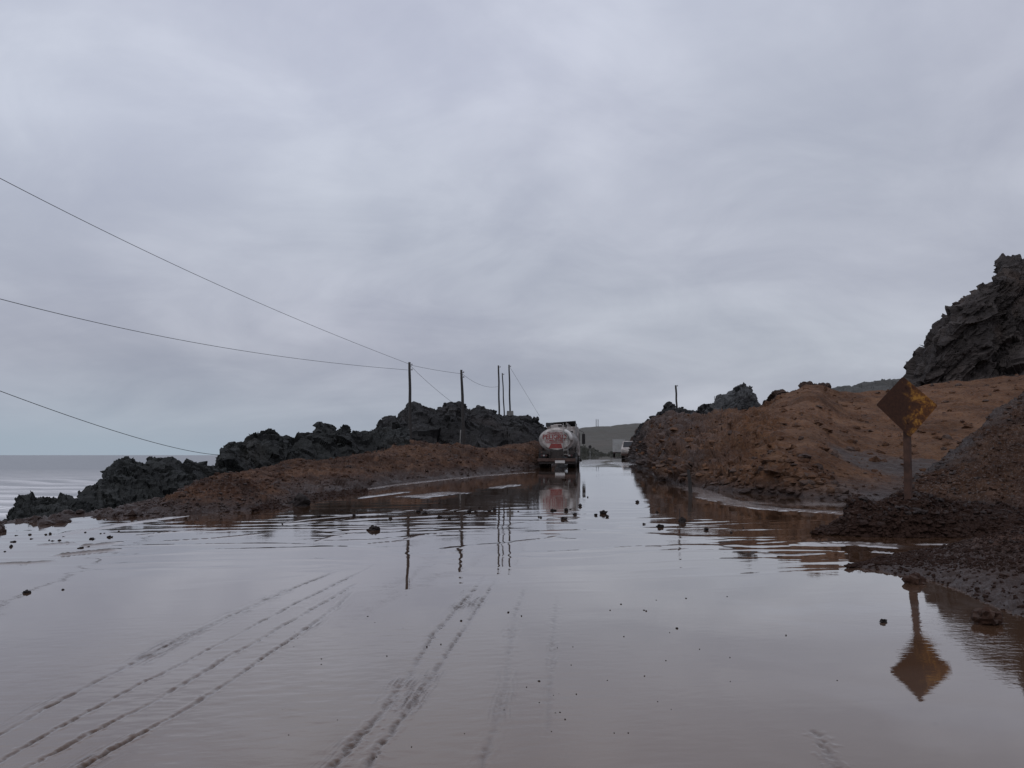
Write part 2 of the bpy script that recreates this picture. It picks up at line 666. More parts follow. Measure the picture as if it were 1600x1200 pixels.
def rock_loft(name, stations, nu, nv, mat, size, amp, strata=(1, 1, 2.0), rot=(0, 0, 0), seed=0, smooth=1, parent=None):
    Gd = smooth_rows(loft(stations, nu, nv), smooth)
    N = grid_normals(Gd)
    P = Gd.reshape(-1, 3)
    d = rock_disp(P, size, amp, strata, rot, seed)
    P = P + N.reshape(-1, 3) * d[:, None]
    o = mesh_np(name, P, grid_faces(nu, nv), mat, False, {}, parent)
    return o, P.reshape(nu, nv, 3)


def earth_loft(name, stations, nu, nv, mat, disp, wet_h=.25, grey=None, seed=0, smooth=4):
    Gd = smooth_rows(loft(stations, nu, nv), smooth)
    N = grid_normals(Gd)
    P = Gd.reshape(-1, 3)
    d = disp(P)
    jj = np.tile(np.arange(nv), nu)
    d = d * np.clip(jj / (nv * .035), 0, 1)
    P = P + N.reshape(-1, 3) * d[:, None]
    P[:, 2] -= np.where(jj == 0, .8, np.where(jj == 1, .2, 0))
    hgt = P[:, 2] - zr(P[:, 1])
    wet = np.clip(1.15 - (hgt / wet_h), 0, 1) if wet_h else np.zeros(len(P))
    gr = grey(P) if grey is not None else np.zeros(len(P))
    o = mesh_np(name, P, grid_faces(nu, nv), mat, True, {'wet': wet, 'grey': gr})
    return o, P.reshape(nu, nv, 3)


def earth_disp(big=.25, mid=.12, small=.03, s=2.0, seed=0, gully=0.0):
    def f(P):
        r = big * fbm(P / s, 4, seed) + mid * ridged(P / (s * .35), 3, seed + 5) + small * fbm(P / (s * .06), 3, seed + 9)
        r = r + mid * .6 * facets(P / (s * .3), seed + 31) * np.clip(vnoise(P / s, seed + 77) * 2, 0, 1)
        if gully:
            q = P.copy(); q[:, 2] *= .15
            r = r - gully * np.clip(ridged(q / (s * .5), 2, seed + 3), 0, 1)
        return r
    return f


ICO = None


def ico():
    global ICO
    if ICO is None:
        t = (1 + 5 ** .5) / 2
        v = np.array([(-1, t, 0), (1, t, 0), (-1, -t, 0), (1, -t, 0), (0, -1, t), (0, 1, t), (0, -1, -t), (0, 1, -t), (t, 0, -1), (t, 0, 1), (-t, 0, -1), (-t, 0, 1)], float)
        v /= np.linalg.norm(v[0])
        f = np.array([(0, 11, 5), (0, 5, 1), (0, 1, 7), (0, 7, 10), (0, 10, 11), (1, 5, 9), (5, 11, 4), (11, 10, 2), (10, 7, 6), (7, 1, 8), (3, 9, 4), (3, 4, 2), (3, 2, 6), (3, 6, 8), (3, 8, 9), (4, 9, 5), (2, 4, 11), (6, 2, 10), (8, 6, 7), (9, 8, 1)])
        ICO = (v, f)
    return ICO


def clods(name, pts, sizes, mat, label, seed=0, flat=.7):
    """many small lumps lying on a surface, one mesh"""
    v0, f0 = ico()
    r = np.random.RandomState(seed)
    n = len(pts)
    jit = 1 + (r.rand(n, 12, 1) - .5) * .7
    V = v0[None] * jit
    V = V * (1 + (r.rand(n, 1, 3) - .5) * np.array([.9, .9, .5])) * np.array([1, 1, flat])
    an = r.rand(n) * 6.283
    c, s = np.cos(an), np.sin(an)
    x = V[:, :, 0] * c[:, None] - V[:, :, 1] * s[:, None]
    y = V[:, :, 0] * s[:, None] + V[:, :, 1] * c[:, None]
    V = np.stack([x, y, V[:, :, 2]], 2) * np.asarray(sizes)[:, None, None] + np.asarray(pts)[:, None, :]
    Fc = (f0[None] + (np.arange(n) * 12)[:, None, None]).reshape(-1, 3)
    V = V.reshape(-1, 3)
    o = mesh_np(name, V, Fc, mat, False, {'wet': np.clip(1.3 - (V[:, 2] - zr(V[:, 1])) / .4, 0.15, 1), 'grey': (np.repeat(r.rand(n), 12) > .8) * .6})
    tag(o, label, None, None, 'stuff')
    return o


def pick(Pg, n, seed, fu=(0, 1), fv=(0, 1), minz=0.0):
    r = np.random.RandomState(seed)
    nu, nv, _ = Pg.shape
    i = (r.uniform(fu[0], fu[1], n) * (nu - 2)).astype(int)
    j = (r.uniform(fv[0], fv[1], n) * (nv - 2)).astype(int)
    a, b = r.rand(n, 1), r.rand(n, 1)
    p = Pg[i, j] * (1 - a) * (1 - b) + Pg[i + 1, j] * a * (1 - b) + Pg[i, j + 1] * (1 - a) * b + Pg[i + 1, j + 1] * a * b
    return p[p[:, 2] > zr(p[:, 1]) + minz]


# ------------------------------------------------------------------ base ground sheet and sea
shore = [(-22, -13.5), (0, -11.6), (13.4, -9.4), (15.6, -8.2), (17.8, -7.3), (20, -5.7), (22.5, -4.7), (31, -2.7), (50, 1.6), (62, 4.2), (80, 6.8), (110, 11.5), (150, 17.0), (300, 38), (420, 60)]
sy, sx = [p[0] for p in shore], [p[1] for p in shore]


def shore_x(y):
    return np.interp(y, sy, sx)


def build_base():
    ys = np.concatenate([np.linspace(-60, 0, 13), np.linspace(3, 60, 40), np.linspace(65, 420, 60), [600, 1000, 2500, 6000]])
    us = np.concatenate([[-260, -60, -22, -14, -9, -6, -4], np.linspace(-2.5, 40, 40), [80, 200, 600, 2500, 6000]])
    U, Y = np.meshgrid(us, ys, indexing='ij')
    X = shore_x(Y) + U
    Z = zr(np.clip(Y, -60, 420)) - .3
    dropf = np.clip((-U - 2.5) / 12.0, 0, 1) ** 1.2
    Z = Z - dropf * (10.5 + Z)
    farf = np.clip((Y - 420) / 800, 0, 1)
    Z = np.where(U < 0, Z, Z + 0) - farf * 2
    P = np.stack([X, Y, Z], 2)
    o = mesh_np('ground', P.reshape(-1, 3), grid_faces(len(us), len(ys)), MUD, True, {'wet': np.ones(P.shape[0] * P.shape[1]) * .5, 'grey': np.zeros(P.shape[0] * P.shape[1])})
    tag(o, 'brown muddy ground beneath the flooded road', None, None, 'structure')


build_base()


def build_sea():
    # dense rows near the coast, wide ones out to the horizon
    ys = np.concatenate([np.linspace(-60, 20, 20), 20 * (400 / 20) ** np.linspace(.01, 1, 300), 400 * (45000 / 400) ** np.linspace(.02, 1, 60)])
    ks = np.linspace(-1.0, .35, 260)
    K, Y = np.meshgrid(ks, ys, indexing='ij')
    W = np.maximum(Y, 60) * 1.25
    X = -12 + K * W * np.where(K > 0, .0, 1) + np.where(K > 0, K * W * .8, 0)
    Z = np.full_like(X, -6.2)
    P = np.stack([X, Y, Z], 2).reshape(-1, 3)
    # swell lines rolling in from the left
    a = R(14)
    s = P[:, 0] * math.sin(a) + P[:, 1] * math.cos(a)
    warpn = fbm(P * np.array([.012, .012, 0]), 3, 4) * 30
    near = np.clip(1 - (P[:, 1] - 60) / 420, 0, 1)
    ph = (s + warpn) / 26.0 * 6.283
    P[:, 2] += near * .45 * (np.abs(np.sin(ph)) ** 3 - .4)
    P[:, 2] += near * .12 * fbm(P * np.array([.15, .5, 0]), 3, 9)
    surf = np.clip(1.05 - (P[:, 1] - 90) / 330, 0.0, 1)
    surf = surf * np.clip(.35 + .8 * (np.abs(np.sin(ph)) ** 3), 0, 1)
    o = mesh_np('sea', P, grid_faces(len(ks), len(ys)), SEA, True, {'surf': surf})
    tag(o, 'grey sea with rows of white surf', None, None, 'structure')
    return o


build_sea()


# ------------------------------------------------------------------ flood water on the road
def poly_dist(x, y, pts):
    d = np.full(x.shape, 1e9)
    tt = np.zeros(x.shape)
    n = len(pts) - 1
    for i in range(n):
        ax, ay = pts[i]; bx, by = pts[i + 1]
        vx, vy = bx - ax, by - ay
        t = np.clip(((x - ax) * vx + (y - ay) * vy) / (vx * vx + vy * vy), 0, 1)
        dd = np.hypot(x - ax - t * vx, y - ay - t * vy)
        m = dd < d
        d = np.where(m, dd, d)
        tt = np.where(m, (i + t) / n, tt)
    return d, tt


TRACKS = [  # (points in the photograph, groove half width m, depth m, rough band m)
    ([(-60, 1180), (0, 1148), (150, 1066), (300, 990), (430, 930), (535, 889)], .013, .005, .08),
    ([(-60, 1225), (0, 1191), (180, 1091), (340, 1008), (460, 944), (590, 880)], .010, .006, .0),
    ([(-20, 1235), (50, 1196), (240, 1096), (400, 1002), (560, 910)], .012, .008, .0),
    ([(60, 1240), (130, 1200), (300, 1103), (450, 1003), (525, 948), (550, 925)], .011, .008, .07),
    ([(500, 1230), (520, 1200), (600, 1112), (680, 988), (758, 900)], .018, .006, .08),
    ([(560, 1230), (580, 1190), (650, 1092), (722, 985), (776, 903)], .015, .005, .05),
    ([(745, 1230), (780, 1120), (805, 960), (820, 915)], .018, .002, .05),
    ([(850, 1150), (862, 1040), (868, 930)], .015, .0018, .03),
    ([(1320, 1230), (1300, 1190), (1285, 1160), (1272, 1140)], .02, .004, .05),
]


BARS = [([(-20, 882), (40, 880), (95, 875)], .05, .02), ([(70, 870), (130, 864), (190, 858)], .07, .03), ([(128, 853), (160, 851), (192, 847)], .06, .03),
        ([(60, 852), (120, 848)], .05, .02), ([(1180, 864), (1230, 866), (1292, 864)], .03, .012), ([(1350, 862), (1400, 866), (1462, 866)], .035, .015), ([(1310, 848), (1400, 852), (1500, 849)], .04, .02),
        ([(480, 850), (520, 838), (560, 832)], .02, .006), ([(560, 851), (620, 846), (650, 838), (700, 833)], .02, .007), ([(800, 846), (850, 842), (870, 838)], .03, .007), ([(955, 856), (1000, 852), (1040, 854)], .02, .006),
        ([(440, 818), (480, 812), (560, 805)], .03, .01), ([(600, 800), (680, 796), (760, 800)], .03, .01), ([(200, 838), (260, 832), (330, 828)], .03, .012), ([(250, 846), (330, 842), (420, 833)], .025, .01)]
LIPS = [([(1060, 757), (1090, 766), (1120, 779), (1160, 789), (1210, 795), (1270, 799), (1345, 803)], .42), ([(540, 768), (600, 760), (660, 753), (740, 745), (800, 740), (850, 737)], .30),
        ([(640, 777), (680, 773), (720, 769)], .5), ([(560, 778), (640, 768)], .15), ([(770, 763), (810, 757)], .25), ([(905, 727), (920, 721), (940, 718)], 1.2), ([(960, 722), (975, 724), (985, 727)], .8),
        ([(1420, 857), (1330, 850), (1250, 850)], .22), ([(290, 806), (200, 818), (80, 838)], .12)]


def build_water():
    inv = np.linspace(1 / 2.7, 1 / 260.0, 760)
    ys = np.concatenate([np.linspace(-22, 2.3, 14), 1 / inv])
    kk = np.concatenate([np.linspace(0, .04, 6)[:-1], np.linspace(.04, .96, 860), np.linspace(.96, 1, 6)[1:]])
    K, Y = np.meshgrid(kk, ys, indexing='ij')
    XL = shore_x(Y) - 1.6
    XR = np.where(Y < 16, 15, np.interp(Y, [16, 30, 60, 110, 300], [15, 12, 14, 24, 62]))
    # fine columns follow the sight cone where it is narrower than the road
    kl = np.maximum(XL, -.80 * np.maximum(Y, 2.7))
    kr = np.minimum(XR, .80 * np.maximum(Y, 2.7))
    X = np.interp(K.ravel(), [0, 1], [0, 1]).reshape(K.shape)
    X = np.where(K < .04, XL + (kl - XL) * K / .04, np.where(K > .96, kr + (XR - kr) * (K - .96) / .04, kl + (kr - kl) * (K - .04) / .92))
    x, y = X.ravel(), Y.ravel()
    z = zr(y).copy()
    P = np.stack([x, y, np.zeros_like(x)], 1)
    # flow riffles where the stream crosses the road
    flow = np.exp(-((y - 14.8) / 4.6) ** 2) * (.35 + .65 * np.clip(.5 + fbm(P * np.array([.18, .25, 0]), 3, 3) * 1.6, 0, 1))
    flow = flow + .25 * np.exp(-((y - 26) / 9.0) ** 2)
    flow = flow * (1 - .85 * np.clip((x - 4.6) / 1.2, 0, 1) * np.clip((y - 12.6) / .8, 0, 1) * np.clip((24 - y) / 3, 0, 1))
    ang = R(9)
    qx = x * math.cos(ang) + y * math.sin(ang)
    qy = -x * math.sin(ang) + y * math.cos(ang)
    Q = np.stack([qx * .35, qy * 1.5, np.zeros_like(x)], 1)
    w1 = ridged(Q + fbm(P * .3, 2, 21)[:, None] * .8, 3, 31)
    Q2 = np.stack([qx * 1.2, qy * 4.5, np.zeros_like(x)], 1)
    w2 = fbm(Q2, 3, 37)
    z += flow * (.012 * np.clip(w1 - .36, 0, 1) + .0004 * w2)
    # gentle slope changes, silt tongues and small standing ripples close by
    near = np.clip((12 - y) / 4, 0, 1)
    lows = fbm(np.stack([x * .35, y * .5, np.zeros_like(x)], 1), 3, 41)
    z += near * .004 * lows
    rz = np.exp(-(((x + 1.7) / 2.2) ** 2 + ((y - 4.6) / 1.7) ** 2))
    rz2 = np.exp(-(((x - 4.1) / .9) ** 2 + ((y - 6.3) / 1.6) ** 2)) * .8
    wr = fbm(np.stack([x * 7 + y * 2, y * 17 - x * 3, np.zeros_like(x)], 1), 2, 43)
    z += .0016 * rz * wr
    track = np.zeros_like(x)
    m = (y < 12.5)
    xm, ym = x[m], y[m]
    zm = np.zeros_like(xm)
    trm = np.zeros_like(xm)
    wob = fbm(np.stack([xm * 3, ym * 3, xm * 0], 1), 3, 51)
    wob2 = fbm(np.stack([xm * 45, ym * 22, xm * 0], 1), 3, 53) * 1.6
    wob3 = fbm(np.stack([xm * 2.1 + 9, ym * 1.3, xm * 0], 1), 2, 57)
    for pts, w, dep, band in TRACKS:
        gp = [tuple(ground(u, v)[:2]) for u, v in pts]
        d, t = poly_dist(xm + wob * .02, ym, gp)
        ln = sum(math.dist(gp[q], gp[q + 1]) for q in range(len(gp) - 1))
        stk = fbm(np.stack([d * 110, t * ln * 7, xm * 0 + w * 900], 1), 3, 59) * 1.6
        ww = w * .95 * (1 + .5 * np.clip(wob2, -1, 1))
        env = np.clip(.75 + .9 * wob, .15, 1.2) * np.clip((1.0 - t) * 12, 0, 1)
        zm += env * dep * 1.1 * (1 + .9 * np.clip(wob2, -1, 1)) * (-np.exp(-(d / ww) ** 2) + .25 * np.exp(-((d - 2.1 * ww) / (ww * .9)) ** 2))
        trm += .9 * np.exp(-(d / (ww * 1.15)) ** 2) * env * np.clip(.75 + .7 * wob2, .0, 1.1) * min(1, dep / .005)
        if band:
            g = np.exp(-((d - band * .7) / (band * .7)) ** 2) * env * np.clip(.1 + 2.2 * wob3, 0, 1)
            zm += g * .004 * stk
            trm += np.clip(g * (1.7 * stk + .15), 0, .7) * min(1, dep / .005)
    z[m] += zm
    track[m] = np.clip(trm * .78, 0, 1)
    lipd = np.zeros_like(x)
    nz = fbm(np.stack([x * 1.3, y * 1.3, x * 0], 1), 4, 71)
    nz2 = fbm(np.stack([x * 9, y * 6, x * 0], 1), 3, 73)
    for pts, wd, hh in BARS:
        gp = [tuple(ground(u, v)[:2]) for u, v in pts]
        d, t = poly_dist(x + nz * .1, y + nz * .18, gp)
        g = np.exp(-(d / (wd * (1 + .8 * nz))) ** 2) * np.clip(np.minimum(t, 1 - t) * 6, 0, 1)
        z += g * hh * (1 + .5 * nz2)
        track = np.maximum(track, np.clip(g * 1.5 - .35 + .5 * nz2, 0, 1))
    for pts, wd in LIPS:
        gp = [tuple(ground(u, v)[:2]) for u, v in pts]
        d, t = poly_dist(x + nz * .15, y + nz * .35, gp)
        lipd = np.maximum(lipd, np.clip(1.6 - (d / wd) ** 2 + nz * .8, 0, 1) * np.clip(np.minimum(t, 1 - t) * 8 + .2, 0, 1))
    ripple = np.clip(.04 + rz * .55 + rz2 * .85 + flow * .10 + .12 * np.clip((y - 18) / 20, 0, 1), 0, 1.2)
    calm = np.exp(-(((y - 8.5) / 2.2) ** 2)) * .75
    ripple = ripple * (1 - calm) + lipd * .9
    # pale silt along the shores and in the stream
    sh = np.clip(1 - np.abs(x - shore_x(y)) / .5, 0, 1)
    shr = np.exp(-((y - (20.5 - .22 * (x - 7))) / .9) ** 2) * np.clip((x - 5.6) / 1, 0, 1)
    silt_sheen = np.clip((sh * .7 + shr * 1.6) * (.5 + fbm(P * np.array([1.2, 2.0, 0]), 3, 61)), 0, 1)
    silt_sheen = np.clip(silt_sheen + np.clip((y - 80) / 60, 0, .8) * np.clip(.5 + 1.5 * fbm(P * np.array([.3, .12, 0]), 3, 63), 0, 1), 0, 1)
    sw = fbm(np.stack([x * .55 + y * .2, y * 1.1, x * 0], 1) + fbm(P * .8, 2, 65)[:, None] * .9, 5, 67)
    silt_sheen = np.clip(silt_sheen + .55 * np.clip(sw - .12, 0, .5) * np.clip((13 - y) / 4, 0, 1), 0, 1)
    sheen_wisp = np.exp(-((y - (7.0 + .12 * (x - 3.6) + .25 * nz)) / .22) ** 2 - ((x - 3.2) / 1.1) ** 2)  # wisp of sheen on the slurry, painted in through the pale silt colour
    silt_sheen = np.clip(silt_sheen + .5 * sheen_wisp * (.6 + nz2), 0, 1)
    silt_sheen = np.maximum(silt_sheen, lipd)
    z += lipd * .012 * (1 + nz2)
    V = np.stack([x, y, z], 1)
    o = mesh_np('flood_water', V, grid_faces(len(kk), len(ys)), WATER, True, {'ripple': ripple, 'track': track, 'silt_sheen': silt_sheen})
    tag(o, 'grey brown flood water and slurry covering the road, with wheel tracks', None, None, 'structure')


build_water()


# ------------------------------------------------------------------ left earth bank
def st(u, *nodes):
    """nodes given as (v, Y) or (v, Y, du) or ('z', z, Y)"""
    r = []
    for n in nodes:
        if n[0] == 'z':
            r.append(node(u + (n[3] if len(n) > 3 else 0), 0, n[2], n[1]))
        elif n[1] == 'g':
            Y = G(n[0])
            p = node(u + (n[2] if len(n) > 2 else 0), n[0], Y)
            r.append((p[0], p[1], p[2] - .12))
        else:
            r.append(node(u + (n[2] if len(n) > 2 else 0), n[0], n[1]))
    return r


left_pts = [  # u, v toe, (v mid, Y mid), (v crest, Y crest), back drop z
    (-420, 905, .25, 855, 9.5), (-150, 860, .3, 832, 13), (0, 833, .35, 824, 15), (60, 828, .35, 813, 16.4), (120, 823, .4, 803, 17.6), (180, 816, .4, 795, 18.8), (240, 811, .4, 779, 20.5),
    (290, 804, .4, 758, 23.5), (330, 800, .4, 746, 25.5), (370, 798, .4, 743, 27), (420, 793, .45, 730, 31), (450, 785, .45, 720, 33.5), (480, 779, .45, 714, 36), (530, 770, .5, 710, 40),
    (575, 762, .55, 702, 44), (610, 757, .55, 694, 47), (640, 753, .55, 689, 49), (680, 750, .6, 694, 51), (720, 746, .6, 696, 53), (760, 742, .6, 699, 55), (800, 736, .6, 695, 58), (835, 731, .6, 690, 62), (855, 727, .6, 692, 66), (880, 722, .6, 706, 78)]
sts = []
for u, vt, mf, vc, Yc in left_pts:
    Yt = G(vt)
    zt, zc = H + elev(vt) * Yt, H + elev(vc) * Yc
    Ym = Yt + (Yc - Yt) * .45
    zm = zt + (zc - zt) * mf * 1.25
    sts.append(st(u, (vt, 'g'), ('z', zm, Ym), (vc, Yc), ('z', zc - .6, Yc + 3), ('z', -7.5 if u < 560 else -1, Yc + (14 if u < 560 else 30))))
o, LB = earth_loft('earth_bank', sts, 900, 150, EARTH_L, earth_disp(.30, .13, .045, 1.9, 11, .06), .42, None, 3)
tag(o, 'red brown earth bank along the left side of the flooded road', None, None, 'structure')
ed = earth_disp(.22, .10, .04, 1.2, 31, .05)
mound = []
for u, vt, vc, Yc in [(225, 813, 806, 17.2), (255, 810, 790, 18.4), (290, 806, 772, 19.2), (325, 803, 756, 19.8), (352, 801, 744, 20.3), (368, 800, 741, 20.6), (390, 799, 750, 20.8), (420, 797, 761, 21.2), (450, 795, 770, 21.6), (480, 790, 779, 22.4), (500, 785, 783, 22.8)]:
    zc = H + elev(vc) * Yc
    mound.append(st(u, (vt, 'g'), (vc, Yc), ('z', zc - .25, Yc + 1.2), ('z', -.3, Yc + 5)))
o, MD = earth_loft('earth_mound', mound, 300, 80, EARTH_L, ed, .30, None, 5)
tag(o, 'peaked red brown earth mound at the left edge of the water', 'earth mound')

# low dark mud spit with a boulder at the left shore
spit = []
for u, vf, vb in [(395, 801, 799), (420, 800, 786), (450, 797, 776), (475, 793, 771), (500, 786, 770), (530, 779, 768), (575, 772, 766)]:
    Yf, Yb = G(vf), G(vb)
    spit.append(st(u, (vf, 'g'), ('z', float(zr((Yf + Yb) / 2)) + .10, (Yf + Yb) / 2), ('z', float(zr(Yb)) - .12, Yb + .6)))
o, SPT = earth_loft('mud_spit', spit, 220, 40, MUD, earth_disp(.05, .05, .03, .6, 41), .35, None, 5)
tag(o, 'low dark wet mud spit reaching into the water at left', 'mud spit')

# ------------------------------------------------------------------ left rocks


def rock_from(name, crest, dtoe, ztoe_v, dback, zback, nu, nv, mat, size, amp, rot, seed, label, cat, kind=None, bulge=.3, strata=(1, 1, 2.0)):
    S = []
    for u, v, Y in crest:
        zc = H + elev(v) * Y
        Yt = Y - dtoe
        zt = H + elev(ztoe_v) * Yt
        if zt > zc - .15: zt = zc - .15
        S.append(st(u, ('z', zt - .5, Yt), ('z', zt + (zc - zt) * (.45 + bulge), Y - dtoe * .42), (v, Y), ('z', zc - .5 - (zc - zback) * .10, Y + dback * .25), ('z', zback, Y + dback)))
    o, g = rock_loft(name, S, nu, nv, mat, size, amp, strata, rot, seed, 1)
    tag(o, label, None if kind == 'structure' else cat, None, kind)
    return o, g


c1 = [(-20, 836), (4, 829), (12, 812), (20, 803), (33, 797), (36, 783), (48, 774), (68, 768), (90, 771), (97, 776), (110, 775), (118, 785), (128, 800), (150, 815)]
rock_from('rock_outcrop', [(u, v + 3, 19 + i * .05) for i, (u, v) in enumerate(c1)], 1.6, 830, 4, -6, 300, 150, ROCK_L, .55, .16, (R(20), R(25), 0), 3,
          'small low dark rock standing apart at the far left above the sea', 'rock outcrop')
c2 = [(105, 815), (118, 800), (128, 782), (137, 776), (142, 764), (153, 762), (158, 748), (166, 746), (178, 730), (187, 722), (194, 714), (203, 713), (212, 718), (228, 721), (234, 714), (250, 712), (282, 715), (296, 721), (315, 728), (345, 732), (380, 748)]
rock_from('rock_outcrop', [(u, v + 3, 24 + i * .15) for i, (u, v) in enumerate(c2)], 3.2, 806, 5, -7, 460, 200, ROCK_L, .8, .20, (R(20), R(25), 0), 13,
          'dark jagged rock with its top just level with the sea horizon', 'rock outcrop')
c3 = [(285, 752), (310, 735), (338, 722), (350, 703), (358, 691), (366, 688), (386, 693), (391, 676), (397, 673), (404, 677), (420, 675), (430, 675), (438, 688), (444, 691), (446, 677), (451, 686), (460, 684), (472, 676), (484, 674), (494, 673), (497, 660), (507, 658), (520, 663), (525, 671), (530, 668), (532, 663), (543, 663), (547, 672), (560, 676), (575, 674), (600, 668), (640, 668)]
rock_from('rock_outcrop', [(u, v + 2, 32 + i * .35) for i, (u, v) in enumerate(c3)], 6, 772, 8, -7, 720, 220, ROCK_L, 1.1, .26, (R(20), R(28), 0), 23,
          'long dark rocky ridge with knobbly crest rising behind the left bank', 'rock outcrop')
c4 = [(520, 715), (545, 690), (566, 677), (584, 672), (597, 659), (604, 655), (620, 654), (630, 646), (636, 646), (643, 634), (655, 631), (664, 633), (676, 637), (686, 632), (700, 633), (705, 628), (712, 630), (717, 628), (724, 636), (733, 641), (750, 640), (766, 640), (775, 645), (784, 649), (806, 650), (818, 652), (835, 658), (848, 664), (858, 672), (875, 694), (888, 713), (905, 722)]
o, HG = rock_from('hill', [(u, v + 2, 63 + i * .3) for i, (u, v) in enumerate(c4)], 10, 708, 26, -3, 800, 220, ROCK_H, 2.2, .40, (R(15), R(25), 0), 33,
                  'dark rocky hill behind the power poles on the left', 'hill', 'structure')

# ------------------------------------------------------------------ right earth bank
right_pts = [  # u, v toe, Y toe, v crest, Y crest, shape
    (978, 716.5, 88, 714, 90), (984, 718, 80, 700, 90), (990, 721, 68, 682, 88), (998, 727, 55, 664, 84), (1012, 738, 40, 656, 76), (1030, 746, 34, 648, 70), (1048, 753, 31, 636, 65), (1062, 757, 29, 640, 63),
    (1080, 762, 27.5, 648, 61), (1100, 766, 26.3, 645, 59), (1125, 770, 25.3, 640, 57), (1150, 773, 24.6, 640, 55), (1185, 776, 24, 634, 52), (1200, 778, 23.6, 624, 51), (1215, 780, 23.2, 618, 50),
    (1240, 783, 22.6, 611, 49), (1258, 786, 22, 600, 48.5), (1280, 788, 21.6, 599, 48), (1292, 789, 21.3, 605, 48), (1310, 790, 21, 612, 48), (1345, 790, 20.6, 613, 48), (1400, 790, 20.3, 610, 48), (1440, 790, 20.3, 603, 48), (1500, 790, 20.3, 594, 47), (1600, 790, 20, 583, 46), (1750, 790, 19, 560, 44), (2000, 790, 18, 530, 40)]
sts = []
for u, vt, Yt, vc, Yc in right_pts:
    zt = float(zr(Yt)) - .12
    zc = H + elev(vc) * Yc
    steep = 1.0 if u < 1200 else max(0.0, 1 - (u - 1200) / 150)
    a1 = .10 * (1 - steep) + .04 * steep
    if 990 < u < 1205: zc -= 6 / F * Yc
    zm1 = zt + (zc - zt) * (.06 * (1 - steep) + .22 * steep)
    zm2 = zt + (zc - zt) * (.34 * (1 - steep) + .62 * steep)
    sts.append(st(u, ('z', zt, Yt), ('z', zm1, Yt + (Yc - Yt) * a1), ('z', zm2, Yt + (Yc - Yt) * .42), ('z', zc, Yc), ('z', zc - .3, Yc + 5), ('z', zc - 4, Yc + 25)))


def grey_right(P):
    k = P[:, 0] / P[:, 1]
    e = (P[:, 2] - H) / P[:, 1]
    c = node(1345, 735, 30)
    d = ((P[:, 0] - 13.6) / 1.9) ** 2 + ((P[:, 1] - 27.0) / 2.6) ** 2
    d2 = ((P[:, 0] - 9.5) / 5) ** 2 + ((P[:, 1] - 24) / 3) ** 2
    n = fbm(P * .5, 4, 71)
    top = np.clip((P[:, 1] - 50) / 6, 0, 1) * np.clip((14 - P[:, 0]) / 5, 0, 1)
    return np.clip(1.4 - d * 1.2 + n * 1.2, 0, .9) + np.clip(top * (.9 + n), 0, .9)


_rd = earth_disp(.60, .30, .05, 2.6, 17, .45)
_rs = earth_disp(.35, .05, .012, 4.0, 19, .10)


def right_disp(P):
    m_ = np.clip((P[:, 0] - .345 * P[:, 1] + .4) / 1.6 + .6 * fbm(P / 4, 2, 99), 0, .92)
    q = np.stack([(P[:, 2] - .22 * P[:, 0] - .10 * P[:, 1]) * 1.9, (P[:, 1] + P[:, 0]) * .22, P[:, 0] * .2], 1)
    lay = ridged(q, 3, 27) * .16 + .10 * facets(P * np.array([.9, .5, 1.4]), 29)
    return (_rd(P) + lay) * (1 - m_) + (_rs(P) + .25 * lay) * m_


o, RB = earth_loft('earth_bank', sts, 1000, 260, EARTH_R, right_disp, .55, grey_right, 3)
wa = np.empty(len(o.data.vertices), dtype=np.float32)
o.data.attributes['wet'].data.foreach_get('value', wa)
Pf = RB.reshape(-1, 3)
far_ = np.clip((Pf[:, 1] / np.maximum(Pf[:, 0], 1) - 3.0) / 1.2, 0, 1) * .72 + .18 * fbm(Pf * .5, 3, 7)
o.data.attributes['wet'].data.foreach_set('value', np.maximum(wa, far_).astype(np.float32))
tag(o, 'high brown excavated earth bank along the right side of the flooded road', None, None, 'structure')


# ------------------------------------------------------------------ rocks on and behind the right bank
def crest_rock(name, pts, dY, base_v, nu, nv, mat, size, amp, seed, label, rot=(R(20), R(-25), 0)):
    S = []
    for u, v, Y in pts:
        zc = H + elev(v) * Y
        zb = H + elev(base_v) * Y - .6
        zb = min(zb, zc - .1)
        S.append(st(u, ('z', zb, Y - dY), ('z', zb + (zc - zb) * .7, Y - dY * .6), (v, Y), ('z', zc - (zc - zb) * .3, Y + dY * .7), ('z', zb - .3, Y + dY)))
    o, g = rock_loft(name, S, nu, nv, mat, size, amp, (1, 1, 1.8), rot, seed, 1)
    tag(o, label, 'rock')
    return o


